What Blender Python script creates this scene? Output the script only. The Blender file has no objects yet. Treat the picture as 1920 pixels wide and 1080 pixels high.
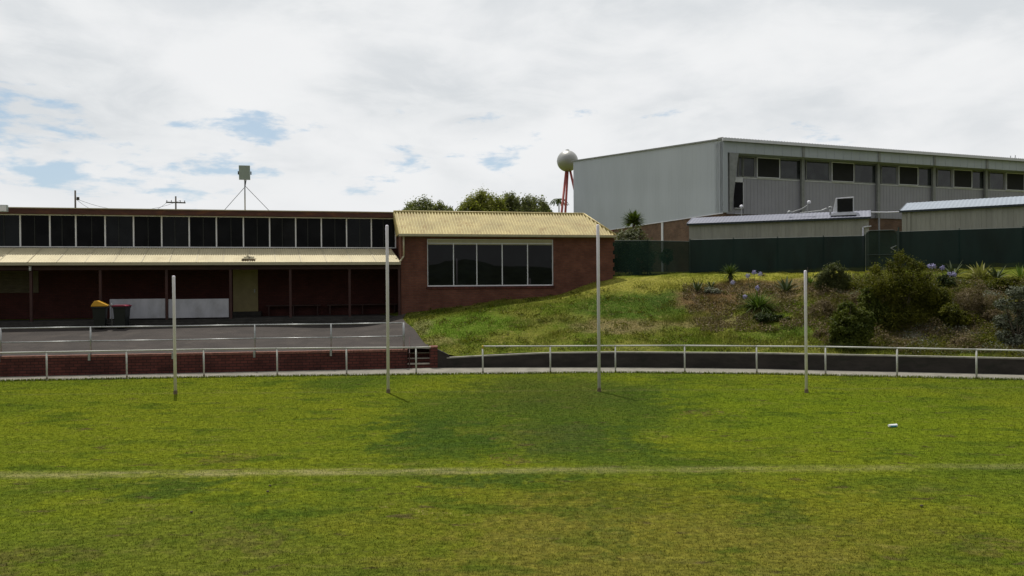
import bpy, math, random
import numpy as np
from mathutils import Matrix, Vector, noise as mnoise
random.seed(7); RNG = np.random.default_rng(11)
sc = bpy.context.scene
COL = sc.collection
R = math.radians

# ------------------------------------------------------------------ camera
FPX, CAMH = 1400.0, 3.32
cam_d = bpy.data.cameras.new('camera'); cam = bpy.data.objects.new('camera', cam_d); COL.objects.link(cam)
CM = Matrix.Rotation(R(90 - 0.41), 3, 'X') @ Matrix.Rotation(R(-0.40), 3, 'Z')
cam.matrix_world = Matrix.Translation((0, 0, CAMH)) @ CM.to_4x4()
cam_d.sensor_width = 36; cam_d.lens = FPX / 1920 * 36
cam_d.clip_start = 0.1; cam_d.clip_end = 6000
sc.camera = cam
# ------------------------------------------------------------------ sky, sun, exposure
SUN_EL, SUN_AZ = 68.0, 25.0           # azimuth: degrees from +Y towards -X
w = bpy.data.worlds.new('World'); sc.world = w; w.use_nodes = True
nt = w.node_tree; nt.nodes.clear()
def N(t, kind, **kw):
    n = t.nodes.new(kind)
    for k, v in kw.items(): setattr(n, k, v)
    return n
def setin(t, n, i, v):
    if v is None: return
    if isinstance(v, bpy.types.NodeSocket): t.links.new(v, n.inputs[i])
    else: n.inputs[i].default_value = v
def M_(t, op, a, b=None, c=None, clamp=False):
    n = N(t, 'ShaderNodeMath', operation=op, use_clamp=clamp)
    for i, v in enumerate((a, b, c)): setin(t, n, i, v)
    return n.outputs[0]
def VM(t, op, a, b=None):
    n = N(t, 'ShaderNodeVectorMath', operation=op); setin(t, n, 0, a); setin(t, n, 1, b)
    return n.outputs['Value'] if op in ('LENGTH', 'DOT_PRODUCT') else n.outputs[0]
def MR(t, v, a, b, c=0., d=1., smooth=True):
    n = N(t, 'ShaderNodeMapRange'); n.interpolation_type = 'SMOOTHSTEP' if smooth else 'LINEAR'
    for i, x in enumerate((v, a, b, c, d)): setin(t, n, i, x)
    return n.outputs[0]
def MIX(t, f, a, b, mode='MIX'):
    n = N(t, 'ShaderNodeMix', data_type='RGBA', blend_type=mode)
    def cc(v): return (*v, 1) if isinstance(v, (tuple, list)) and len(v) == 3 else v
    setin(t, n, 0, f); setin(t, n, 6, cc(a)); setin(t, n, 7, cc(b))
    return n.outputs[2]
def NZ(t, vec, scale, detail=3, rough=.5, dist=0.):
    n = N(t, 'ShaderNodeTexNoise'); setin(t, n, 'Vector', vec)
    n.inputs['Scale'].default_value = scale; n.inputs['Detail'].default_value = detail
    n.inputs['Roughness'].default_value = rough; n.inputs['Distortion'].default_value = dist
    return n.outputs[0]
sky = N(nt, 'ShaderNodeTexSky', sky_type='NISHITA', sun_disc=False)
sky.sun_elevation = R(SUN_EL); sky.sun_rotation = R(-SUN_AZ)
sky.air_density = 1.0; sky.dust_density = 0.6
tc = N(nt, 'ShaderNodeTexCoord'); dirv = VM(nt, 'NORMALIZE', tc.outputs['Generated'])
sp = N(nt, 'ShaderNodeSeparateXYZ'); nt.links.new(dirv, sp.inputs[0]); dx, dy, dz = sp.outputs
v1 = VM(nt, 'MULTIPLY', dirv, (1., 1., 2.0)); v2 = VM(nt, 'ADD', VM(nt, 'MULTIPLY', dirv, (1., 1., 3.2)), (3.1, 7.7, 1.3))
shade = MR(nt, NZ(nt, v1, 4.0, 10, .52, .2), .36, .62)
fine = NZ(nt, v2, 5.5, 8, .6, .5)
cloud = MIX(nt, shade, (6.9, 7.2, 7.45), (8.7, 8.8, 8.9))
cloud = MIX(nt, MR(nt, fine, .42, .66, 0, .55), cloud, (8.9, 9.0, 9.05), 'MIX')
n_ = nt.nodes[-1]
cloud2 = MIX(nt, MR(nt, dz, .02, .2), (8.5, 8.6, 8.7), cloud)
# openings in the cloud, low in the sky to the left
band = M_(nt, 'MULTIPLY', MR(nt, dz, .07, .12), MR(nt, dz, .26, .19))
left = MR(nt, dx, -.20, -.34)
mid = M_(nt, 'MULTIPLY', MR(nt, dx, .6, .3), .62)
mk = M_(nt, 'MULTIPLY', band, M_(nt, 'MAXIMUM', left, mid))
hole = MR(nt, M_(nt, 'ADD', NZ(nt, v2, 9.5, 11, .58, .15), M_(nt, 'MULTIPLY_ADD', mk, .22, -.165)), .53, .66)
blue = MIX(nt, .55, sky.outputs[0], (3.6, 5.6, 7.4))
final = MIX(nt, M_(nt, 'MULTIPLY', hole, .72), cloud2, blue)
# the overcast is brighter round the sun and duller on the far side of the sky
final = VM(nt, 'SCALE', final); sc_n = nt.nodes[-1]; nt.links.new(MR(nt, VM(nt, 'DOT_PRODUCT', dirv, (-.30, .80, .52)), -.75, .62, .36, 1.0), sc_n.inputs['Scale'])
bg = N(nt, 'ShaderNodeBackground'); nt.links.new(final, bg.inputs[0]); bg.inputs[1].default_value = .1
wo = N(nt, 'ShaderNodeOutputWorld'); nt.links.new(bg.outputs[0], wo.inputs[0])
sd = bpy.data.lights.new('sun', 'SUN'); sd.energy = 3.6; sd.angle = R(.6); sd.color = (1, .955, .88)
sun = bpy.data.objects.new('sun', sd); COL.objects.link(sun)
tos = Vector((-math.sin(R(SUN_AZ)) * math.cos(R(SUN_EL)), math.cos(R(SUN_AZ)) * math.cos(R(SUN_EL)), math.sin(R(SUN_EL))))
sun.rotation_euler = tos.to_track_quat('Z', 'Y').to_euler(); sun.location = (0, 0, 50)
sc.view_settings.view_transform = 'Standard'; sc.view_settings.look = 'None'
sc.view_settings.exposure = 0.0; sc.view_settings.gamma = 1

# ------------------------------------------------------------------ pixel -> place helpers
def ray(px, py): return CM @ Vector(((px - 960) / FPX, -(py - 540) / FPX, -1))
def at(px, py, Y):
    d = ray(px, py); k = Y / d.y; return Vector((d.x * k, Y, CAMH + d.z * k))
def ground(px, py, z=0.):
    d = ray(px, py); k = (z - CAMH) / d.z; return Vector((d.x * k, d.y * k, z))
class Frame:
    def __init__(s, ox, oy, oz, deg):
        s.o = Vector((ox, oy, oz)); s.a = R(deg); s.inv = Matrix.Rotation(-s.a, 3, 'Z'); s.fw = Matrix.Rotation(s.a, 3, 'Z')
    def loc(s, px, py, yo=0.):                     # the point seen at a pixel, on the plane local y = yo
        d = s.inv @ ray(px, py); c = s.inv @ (Vector((0, 0, CAMH)) - s.o)
        k = (yo - c.y) / d.y; p = c + d * k; return p.x, p.z
    def x(s, px, yo=0., py=480): return s.loc(px, py, yo)[0]
    def z(s, px, py, yo=0.): return s.loc(px, py, yo)[1]

# ------------------------------------------------------------------ mesh + object helpers
class MB:
    def __init__(s): s.v = []; s.f = []
    def add(s, V, F):
        b = len(s.v); s.v += [tuple(map(float, p)) for p in V]; s.f += [tuple(i + b for i in q) for q in F]; return s
    def box(s, x0, x1, y0, y1, z0, z1):
        V = [(x, y, z) for z in (z0, z1) for y in (y0, y1) for x in (x0, x1)]
        return s.add(V, [(0, 2, 3, 1), (4, 5, 7, 6), (0, 1, 5, 4), (2, 6, 7, 3), (0, 4, 6, 2), (1, 3, 7, 5)])
    def hexa(s, a, b):                              # two matching quads (bottom, top)
        return s.add(list(a) + list(b), [(3, 2, 1, 0), (4, 5, 6, 7), (0, 1, 5, 4), (1, 2, 6, 5), (2, 3, 7, 6), (3, 0, 4, 7)])
    def prism(s, poly, axis, a, b):                 # poly in the two other axes, extruded along axis
        n = len(poly)
        def P(u, v, t): return {'x': (t, u, v), 'y': (u, t, v), 'z': (u, v, t)}[axis]
        V = [P(u, v, a) for u, v in poly] + [P(u, v, b) for u, v in poly]
        F = [tuple(range(n)), tuple(range(2 * n - 1, n - 1, -1))] + [(i, n + i, n + (i + 1) % n, (i + 1) % n) for i in range(n)]
        return s.add(V, F)
    def tube(s, p0, p1, r0, r1=None, n=8, cap=True):
        r1 = r0 if r1 is None else r1; p0 = Vector(p0); p1 = Vector(p1); d = (p1 - p0)
        if d.length < 1e-6: return s
        d.normalize(); a = d.orthogonal().normalized(); b = d.cross(a)
        V = []
        for p, r in ((p0, r0), (p1, r1)):
            for i in range(n):
                t = 2 * math.pi * i / n; V.append(p + (a * math.cos(t) + b * math.sin(t)) * r)
        F = [(i, (i + 1) % n, n + (i + 1) % n, n + i) for i in range(n)]
        if cap: F += [tuple(range(n - 1, -1, -1)), tuple(range(n, 2 * n))]
        return s.add(V, F)
    def path(s, pts, r, n=8):
        for a, b in zip(pts, pts[1:]): s.tube(a, b, r, r, n)
        return s
    def lathe(s, prof, c=(0, 0, 0), n=20, axis='z'):
        V = []; F = []
        for r, h in prof:
            for i in range(n):
                t = 2 * math.pi * i / n; u, v = r * math.cos(t), r * math.sin(t)
                V.append((c[0] + u, c[1] + v, c[2] + h) if axis == 'z' else (c[0] + h, c[1] + u, c[2] + v))
        for k in range(len(prof) - 1):
            for i in range(n): F.append((k * n + i, k * n + (i + 1) % n, (k + 1) * n + (i + 1) % n, (k + 1) * n + i))
        F.append(tuple(range(n - 1, -1, -1))); F.append(tuple((len(prof) - 1) * n + i for i in range(n)))
        return s.add(V, F)
    def build(s, name, mat, parent=None, smooth=False, bevel=0., loc=None):
        me = bpy.data.meshes.new(name); me.from_pydata(s.v, [], s.f); me.validate(); me.update()
        return link(name, me, mat, parent, smooth, bevel, loc)
def link(name, me, mat, parent=None, smooth=False, bevel=0., loc=None):
    me.materials.append(mat)
    if smooth: me.polygons.foreach_set('use_smooth', [True] * len(me.polygons))
    o = bpy.data.objects.new(name, me); COL.objects.link(o)
    if parent: o.parent = parent
    if loc is not None: o.location = loc
    if bevel:
        m = o.modifiers.new('bevel', 'BEVEL'); m.width = bevel; m.segments = 2; m.limit_method = 'ANGLE'
    return o
def np_mesh(name, V, k, mat, parent=None, smooth=False, loc=None):
    """V: (n*k,3) vertices, every k in a row one face"""
    V = np.asarray(V, np.float32).reshape(-1, 3); n = len(V) // k
    me = bpy.data.meshes.new(name); me.vertices.add(len(V)); me.vertices.foreach_set('co', V.ravel())
    me.loops.add(n * k); me.loops.foreach_set('vertex_index', np.arange(n * k, dtype=np.int32))
    me.polygons.add(n); me.polygons.foreach_set('loop_start', np.arange(0, n * k, k, dtype=np.int32))
    me.update(calc_edges=True)
    return link(name, me, mat, parent, smooth, 0, loc)
def thing(name, label, cat, loc=(0, 0, 0), rotz=0., group=None):
    o = bpy.data.objects.new(name, None); COL.objects.link(o); o.empty_display_size = .3
    o.location = loc; o.rotation_euler = (0, 0, rotz); return tag(o, label, cat, group)
def tag(o, label, cat, group=None):
    o['label'] = label; o['category'] = cat
    if group: o['group'] = group
    return o
def struct(o): o['kind'] = 'structure'; return o
def lab(o, label): o['label'] = label; return o

# ------------------------------------------------------------------ materials
def newmat(name):
    m = bpy.data.materials.new(name); m.use_nodes = True; t = m.node_tree
    return m, t, t.nodes['Principled BSDF']
def mat(name, col, rough=.6, metal=0., var=.15, vscale=3., bump=0., bscale=40., dirt=None, dscale=1.5, dirt_amt=.5, stretch=(1, 1, 1), spec=.4):
    m, t, p = newmat(name)
    tcn = N(t, 'ShaderNodeTexCoord'); vec = VM(t, 'MULTIPLY', tcn.outputs['Object'], stretch)
    c = tuple(col)
    n1 = NZ(t, vec, vscale, 5, .6)
    out = MIX(t, MR(t, n1, .3, .7), tuple(x * (1 - var) for x in c), tuple(min(1, x * (1 + var)) for x in c))
    if dirt: out = MIX(t, M_(t, 'MULTIPLY', MR(t, NZ(t, vec, dscale, 7, .65), .5, .72), dirt_amt), out, dirt)
    t.links.new(out, p.inputs['Base Color'])
    p.inputs['Roughness'].default_value = rough; p.inputs['Metallic'].default_value = metal
    p.inputs['Specular IOR Level'].default_value = spec
    if bump:
        b = N(t, 'ShaderNodeBump'); b.inputs['Strength'].default_value = bump; b.inputs['Distance'].default_value = .02
        t.links.new(NZ(t, vec, bscale, 4), b.inputs['Height']); t.links.new(b.outputs[0], p.inputs['Normal'])
    return m
def brick_mat(name, c1, c2, mortar, bw=.24, bh=.086, ms=.012, var=.25, rough=.85):
    m, t, p = newmat(name)
    tcn = N(t, 'ShaderNodeTexCoord'); s_ = N(t, 'ShaderNodeSeparateXYZ'); t.links.new(tcn.outputs['Object'], s_.inputs[0])
    cb = N(t, 'ShaderNodeCombineXYZ'); t.links.new(M_(t, 'ADD', s_.outputs[0], s_.outputs[1]), cb.inputs[0]); t.links.new(s_.outputs[2], cb.inputs[1])
    b = N(t, 'ShaderNodeTexBrick'); t.links.new(cb.outputs[0], b.inputs['Vector'])
    b.inputs['Color1'].default_value = (*c1, 1); b.inputs['Color2'].default_value = (*c2, 1); b.inputs['Mortar'].default_value = (*mortar, 1)
    b.inputs['Scale'].default_value = 1; b.inputs['Mortar Size'].default_value = ms; b.inputs['Mortar Smooth'].default_value = .3
    b.inputs['Brick Width'].default_value = bw; b.inputs['Row Height'].default_value = bh; b.inputs['Bias'].default_value = -.1
    n1 = NZ(t, tcn.outputs['Object'], 1.3, 6, .6)
    out = MIX(t, 1., b.outputs[0], MIX(t, MR(t, n1, .3, .7), (1 - var,) * 3, (1 + var * .5,) * 3), 'MULTIPLY')
    t.links.new(out, p.inputs['Base Color']); p.inputs['Roughness'].default_value = rough; p.inputs['Specular IOR Level'].default_value = .25
    bp = N(t, 'ShaderNodeBump'); bp.inputs['Strength'].default_value = .6; bp.inputs['Distance'].default_value = .01; bp.invert = True
    t.links.new(b.outputs['Fac'], bp.inputs['Height']); t.links.new(bp.outputs[0], p.inputs['Normal'])
    return m
def leaf_mat(name, c1, c2, trans=.3, rough=.5):
    m, t, p = newmat(name)
    g = N(t, 'ShaderNodeNewGeometry'); o = N(t, 'ShaderNodeTexCoord')
    f = M_(t, 'MULTIPLY_ADD', g.outputs['Random Per Island'], .6, M_(t, 'MULTIPLY', MR(t, NZ(t, o.outputs['Object'], 1.6, 3), .35, .65), .4))
    c = MIX(t, f, c1, c2); t.links.new(c, p.inputs['Base Color'])
    p.inputs['Roughness'].default_value = max(rough, .6); p.inputs['Specular IOR Level'].default_value = .12
    tr = N(t, 'ShaderNodeBsdfTranslucent'); t.links.new(MIX(t, 1., c, (1.15, 1.3, .5), 'MULTIPLY'), tr.inputs[0])
    mx = N(t, 'ShaderNodeMixShader'); mx.inputs[0].default_value = trans
    t.links.new(p.outputs[0], mx.inputs[1]); t.links.new(tr.outputs[0], mx.inputs[2])
    t.links.new(mx.outputs[0], t.nodes['Material Output'].inputs[0])
    return m
def glass_mat(name, col, rough=.03, spec=.5):
    m, t, p = newmat(name)
    tcn = N(t, 'ShaderNodeTexCoord')
    t.links.new(MIX(t, MR(t, NZ(t, tcn.outputs['Object'], 1.1, 3), .4, .65), tuple(x * .6 for x in col), tuple(x * 1.4 for x in col)), p.inputs['Base Color'])
    p.inputs['Roughness'].default_value = rough; p.inputs['Specular IOR Level'].default_value = spec
    b = N(t, 'ShaderNodeBump'); b.inputs['Strength'].default_value = .012; b.inputs['Distance'].default_value = .05
    t.links.new(NZ(t, tcn.outputs['Object'], .9, 1), b.inputs['Height']); t.links.new(b.outputs[0], p.inputs['Normal'])
    return m

# turf colour shared by the soil sheet and by its blades, from where they stand
def ell(px0, px1, py0, py1):
    cx, cy = (px0 + px1) / 2, (py0 + py1) / 2
    a = ground(px0, cy); b = ground(px1, cy); c = ground(cx, py0); d = ground(cx, py1)
    return ((a.x + b.x) / 2, (c.y + d.y) / 2, abs(b.x - a.x) / 2, abs(c.y - d.y) / 2)
YG, GR, DK, OL, DRY, BR = (.122, .144, .012), (.090, .120, .012), (.034, .064, .013), (.122, .114, .016), (.24, .20, .075), (.090, .068, .030)
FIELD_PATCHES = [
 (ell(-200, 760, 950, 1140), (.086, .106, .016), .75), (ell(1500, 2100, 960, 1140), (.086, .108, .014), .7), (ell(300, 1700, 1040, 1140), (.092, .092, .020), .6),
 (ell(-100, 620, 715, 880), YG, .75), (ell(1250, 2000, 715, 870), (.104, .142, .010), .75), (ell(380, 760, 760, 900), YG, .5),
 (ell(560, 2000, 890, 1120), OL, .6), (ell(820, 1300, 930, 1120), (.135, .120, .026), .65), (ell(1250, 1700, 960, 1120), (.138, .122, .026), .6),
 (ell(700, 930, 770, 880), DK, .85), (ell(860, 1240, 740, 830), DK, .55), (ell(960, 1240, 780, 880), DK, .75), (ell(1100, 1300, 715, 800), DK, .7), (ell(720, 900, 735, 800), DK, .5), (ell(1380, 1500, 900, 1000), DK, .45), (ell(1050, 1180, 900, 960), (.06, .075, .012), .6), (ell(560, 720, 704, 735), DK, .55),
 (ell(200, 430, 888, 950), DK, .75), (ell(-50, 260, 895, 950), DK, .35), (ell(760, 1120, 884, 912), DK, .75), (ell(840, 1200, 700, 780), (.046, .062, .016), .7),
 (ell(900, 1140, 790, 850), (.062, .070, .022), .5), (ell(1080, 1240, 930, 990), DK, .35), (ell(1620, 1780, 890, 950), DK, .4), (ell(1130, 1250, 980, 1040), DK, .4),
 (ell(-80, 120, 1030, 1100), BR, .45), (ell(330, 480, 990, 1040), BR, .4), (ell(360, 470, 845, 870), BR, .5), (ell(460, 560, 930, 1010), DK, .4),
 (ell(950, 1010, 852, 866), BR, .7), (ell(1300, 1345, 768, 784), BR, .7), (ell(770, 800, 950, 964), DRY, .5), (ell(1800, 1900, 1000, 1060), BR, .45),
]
def turf_group():
    t = bpy.data.node_groups.new('turf_colour', 'ShaderNodeTree'); t.interface.new_socket('Color', in_out='OUTPUT', socket_type='NodeSocketColor')
    go = N(t, 'NodeGroupOutput'); g = N(t, 'ShaderNodeNewGeometry'); P = g.outputs['Position']
    flat = VM(t, 'MULTIPLY', P, (1, 1, 0))
    wz = N(t, 'ShaderNodeTexNoise'); t.links.new(flat, wz.inputs[0]); wz.inputs['Scale'].default_value = .55; wz.inputs['Detail'].default_value = 5; wz.inputs['Roughness'].default_value = .7
    W = VM(t, 'ADD', flat, VM(t, 'MULTIPLY', VM(t, 'SUBTRACT', wz.outputs['Color'], (.5, .5, .5)), (4.5, 3.0, 0)))
    wy = N(t, 'ShaderNodeTexNoise'); t.links.new(flat, wy.inputs[0]); wy.inputs['Scale'].default_value = 2.2; wy.inputs['Detail'].default_value = 5; wy.inputs['Roughness'].default_value = .7
    W = VM(t, 'ADD', W, VM(t, 'MULTIPLY', VM(t, 'SUBTRACT', wy.outputs['Color'], (.5, .5, .5)), (3.2, 2.6, 0)))
    c = MIX(t, MR(t, NZ(t, flat, .28, 5, .6), .38, .62), GR, YG)
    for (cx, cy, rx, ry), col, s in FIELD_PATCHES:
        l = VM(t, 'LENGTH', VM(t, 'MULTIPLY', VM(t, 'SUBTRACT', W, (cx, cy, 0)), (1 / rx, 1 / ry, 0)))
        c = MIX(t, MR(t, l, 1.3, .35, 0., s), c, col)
    st = VM(t, 'MULTIPLY', flat, (.6, 1.3, 1)); big = NZ(t, VM(t, 'ADD', flat, (40, 3, 0)), .45, 4, .6)
    m1 = NZ(t, st, 1.1, 6, .62); m2 = NZ(t, VM(t, 'ADD', st, (31, 5, 0)), 1.9, 6, .65); m3 = NZ(t, VM(t, 'ADD', st, (7, 55, 0)), 2.2, 6, .66)
    c = MIX(t, M_(t, 'MULTIPLY', MR(t, m1, .49, .61, 0, .75), MR(t, big, .40, .58, .35, 1)), c, (.050, .080, .010))
    c = MIX(t, M_(t, 'MULTIPLY', MR(t, m2, .53, .70, 0, .42), MR(t, big, .60, .42, .3, 1)), c, (.155, .14, .042))
    c = MIX(t, MR(t, m3, .585, .68, 0, .8), c, (.070, .056, .026))
    cl = NZ(t, VM(t, 'MULTIPLY', flat, (.75, 1.1, 1)), 10, 5, .75)  # random clump tone; its dark spots paint the shade between tufts
    kk = MR(t, cl, .30, .66, .60, 1.24); ck = N(t, 'ShaderNodeCombineXYZ'); [t.links.new(kk, ck.inputs[i]) for i in range(3)]
    c = MIX(t, 1., c, ck.outputs[0], 'MULTIPLY')
    # worn boundary line, and the faint goal line
    sy = N(t, 'ShaderNodeSeparateXYZ'); t.links.new(VM(t, 'ADD', flat, VM(t, 'MULTIPLY', VM(t, 'SUBTRACT', wz.outputs['Color'], (.5, .5, .5)), (0, .28, 0))), sy.inputs[0])
    f1 = MR(t, M_(t, 'ABSOLUTE', M_(t, 'SUBTRACT', M_(t, 'MULTIPLY_ADD', sy.outputs[0], -.006, sy.outputs[1]), 13.16)), .36, .04)
    br = M_(t, 'MULTIPLY', MR(t, NZ(t, VM(t, 'MULTIPLY', flat, (.6, 3, 1)), 1.7, 7, .8), .38, .60, .15, .9), MR(t, NZ(t, VM(t, 'ADD', flat, (3, 90, 0)), .55, 3, .6), .36, .56, .45, 1.))
    c = MIX(t, M_(t, 'MULTIPLY', M_(t, 'MULTIPLY', f1, br), MR(t, sy.outputs[0], -3.5, 4, 1., .5)), c, (.24, .22, .10))
    f2 = MR(t, M_(t, 'ABSOLUTE', M_(t, 'SUBTRACT', sy.outputs[1], 22.85)), .22, .05)
    c = MIX(t, M_(t, 'MULTIPLY', f2, M_(t, 'MULTIPLY', br, .4)), c, (.13, .125, .05))
    t.links.new(c, go.inputs[0]); return t
TURF = turf_group()

# ------------------------------------------------------------------ the lie of the land behind the walls
CB = Frame(*(lambda p: (p.x, p.y, 1.5))(at(752, 540, 36.92)), 12.0)      # clubhouse facade
def smooth_curve(pts, lo=-140, hi=160):
    xs = np.arange(lo, hi, .25); p = np.array(sorted((a.x, a.y) for a in pts))
    s0 = (p[1, 1] - p[0, 1]) / (p[1, 0] - p[0, 0]); s1 = (p[-1, 1] - p[-2, 1]) / (p[-1, 0] - p[-2, 0])
    p = np.vstack([[lo, p[0, 1] + s0 * (lo - p[0, 0]) * .8], p, [hi, p[-1, 1] + s1 * (hi - p[-1, 0]) * 1.]])
    y = np.interp(xs, p[:, 0], p[:, 1]); k = np.exp(-np.linspace(-2, 2, 21)**2); k /= k.sum()
    yp = np.pad(y, 10, mode='edge'); y2 = np.convolve(yp, k, 'valid')
    return lambda X: np.interp(X, xs, y2)
edge_f = smooth_curve([ground(*q) for q in ((0, 715), (240, 710.5), (480, 706.7), (860, 702), (1155, 699), (1420, 701.4), (1530, 704), (1920, 712.8))])
WALL_A, WALL_B = ground(-700, 721.5), ground(800, 690.5)
def brick_line(X): return WALL_A.y + (X - WALL_A.x) * (WALL_B.y - WALL_A.y) / (WALL_B.x - WALL_A.x)
conc_f = smooth_curve([ground(*q) for q in ((822, 690), (1000, 689), (1155, 689), (1420, 691.5), (1530, 694.5), (1700, 698), (1920, 703))])
XSPLIT = ground(822, 690).x
def wall_y(X): return np.where(np.asarray(X) < XSPLIT, brick_line(np.asarray(X)), conc_f(X))
BW_TOP = .75
def conc_top(X):
    xs = [ground(a, 690).x for a in (822, 906, 1022, 1155, 1530, 1920)]
    return np.interp(X, xs, [.40, .48, .58, .61, .61, .58])
CPTS = []
def cp(p): CPTS.append((p[0], p[1], p[2]))
def cbw(x, y, z): p = CB.o + CB.fw @ Vector((x, y, 0)); return (p.x, p.y, z)
for X in (-60, -40, -25, -18, -12, -8, -5.2): cp((X, float(brick_line(X)) + .1, BW_TOP - .05))
for x in (-60, -30, -20, -12, -6, -1): cp(cbw(x, -.6, 1.42))
for px, py in ((760, 600), (778, 620), (800, 645)):
    p = at(px, py, {760: 35.2, 778: 32.6, 800: 29.9}[px]); cp(p)
for X in (-5.2, -4.6, -4.1, -3.7, -3.3):
    for dy in (.3, .9, 1.5): cp((X, float(brick_line(X)) + dy, BW_TOP - .02 + dy * .06))
cp((XSPLIT + .55, float(conc_f(XSPLIT)) + .1, .44))
for px in (860, 900, 1000, 1155, 1300, 1450, 1600, 1760, 1920):
    X = ground(px, 690).x; cp((X, float(conc_f(X)) + .12, float(conc_top(X)) - .02))
for px, py in ((756, 589), (800, 583), (875, 574), (931, 564), (985, 560), (1026, 557), (1058, 550), (1086, 539), (1115, 531), (1148, 522)):
    x, z = CB.loc(px, py, -.02); cp(cbw(x, -.02, z + 1.5)); cp(cbw(x, 3., z + 1.55))
for px, py, Y in ((850, 630, 31.8), (950, 620, 32.2), (950, 650, 30.1), (1150, 562, 35.4), (1100, 620, 31.8), (1250, 521, 38.6), (1230, 580, 34.4), (1400, 526, 37.0), (1400, 600, 32.6),
                  (1400, 640, 30.1), (1550, 526, 35.4), (1550, 600, 31.2), (1730, 521, 34.2), (1720, 600, 30.4), (1720, 645, 28.8), (1900, 518, 32.6), (1900, 600, 28.9), (1900, 650, 27.3),
                  (1180, 519, 41.4), (1293, 513, 41.0), (1480, 511, 38.8), (1621, 508, 37.0), (1780, 504, 35.5), (1920, 500, 34.0), (2150, 494, 32.)):
    cp(at(px, py, Y))
for X, Y, z in ((30, 24.0, .6), (45, 20, .6), (30, 31, 3.6), (45, 28, 3.8), (10, 48, 3.9), (20, 44, 3.95), (30, 40, 4.), (0, 55, 3.9), (20, 60, 4.), (45, 50, 4.), (-10, 50, 3.0), (-30, 50, 3.), (-50, 50, 3.), (-20, 70, 3.9), (20, 80, 4)):
    cp((X, Y, z))
CP = np.array(CPTS); _n = len(CP)
def _phi(r): return np.where(r > 1e-9, r * r * np.log(np.maximum(r, 1e-9)), 0.)
_A = np.zeros((_n + 3, _n + 3)); _A[:_n, :_n] = _phi(np.linalg.norm(CP[:, None, :2] - CP[None, :, :2], axis=2)) + np.eye(_n) * .04
_A[:_n, _n] = 1; _A[:_n, _n + 1:] = CP[:, :2]; _A[_n, :_n] = 1; _A[_n + 1:, :_n] = CP[:, :2].T
_w = np.linalg.solve(_A, np.concatenate([CP[:, 2], np.zeros(3)]))
def Z(X, Y):
    X = np.asarray(X, float); Y = np.asarray(Y, float); sh = X.shape; q = np.stack([X.ravel(), Y.ravel()], 1)
    out = np.empty(len(q))
    for i in range(0, len(q), 20000):
        qq = q[i:i + 20000]; r = np.linalg.norm(qq[:, None] - CP[None, :, :2], axis=2)
        out[i:i + 20000] = _phi(r) @ _w[:_n] + _w[_n] + qq @ _w[_n + 1:]
    out = np.clip(out, .3, 4.15)
    f = np.clip((q[:, 1] - 44) / 12, 0, 1); out = out * (1 - f) + 4.0 * f
    return out.reshape(sh)
def bank(px, py, y0=25., y1=60.):
    d = ray(px, py); ys = np.arange(y0, y1, .05); X = d.x / d.y * ys; zz = CAMH + d.z / d.y * ys
    ok = np.nonzero((zz <= Z(X, ys)) & (ys > wall_y(X) + .1))[0]
    i = ok[0] if len(ok) else len(ys) - 1
    return Vector((X[i], ys[i], float(Z(X[i], ys[i]))))
def grid_mesh(name, XX, YY, ZZ, m, parent=None, smooth=True):
    r, c = XX.shape; V = np.stack([XX, YY, ZZ], -1).reshape(-1, 3); i = np.arange(r - 1)[:, None] * c + np.arange(c - 1)[None]
    F = np.stack([i, i + 1, i + c + 1, i + c], -1).reshape(-1, 4)
    me = bpy.data.meshes.new(name); me.vertices.add(len(V)); me.vertices.foreach_set('co', V.astype(np.float32).ravel())
    me.loops.add(F.size); me.loops.foreach_set('vertex_index', F.astype(np.int32).ravel()); me.polygons.add(len(F))
    me.polygons.foreach_set('loop_start', np.arange(0, F.size, 4, dtype=np.int32)); me.update(calc_edges=True)
    return link(name, me, m, parent, smooth)

# ---- setting materials
def soil_mat(name, group, bs=30., st=.5):
    m, t, p = newmat(name); g = N(t, 'ShaderNodeGroup'); g.node_tree = group
    ge = N(t, 'ShaderNodeNewGeometry'); P = ge.outputs['Position']
    f = NZ(t, P, 26, 5, .75); f2 = NZ(t, P, 7, 5, .7)
    c = MIX(t, 1., g.outputs[0], MIX(t, MR(t, f, .3, .7), (.75, .76, .78), (1.25, 1.22, 1.15)), 'MULTIPLY')
    c = MIX(t, 1., c, MIX(t, MR(t, f2, .32, .68), (.72, .75, .8), (1.2, 1.18, 1.1)), 'MULTIPLY')
    t.links.new(c, p.inputs['Base Color']); p.inputs['Roughness'].default_value = 1; p.inputs['Specular IOR Level'].default_value = 0.
    b = N(t, 'ShaderNodeBump'); b.inputs['Strength'].default_value = st; b.inputs['Distance'].default_value = .05
    t.links.new(NZ(t, P, bs, 5, .7), b.inputs['Height']); t.links.new(b.outputs[0], p.inputs['Normal'])
    return m
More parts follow.
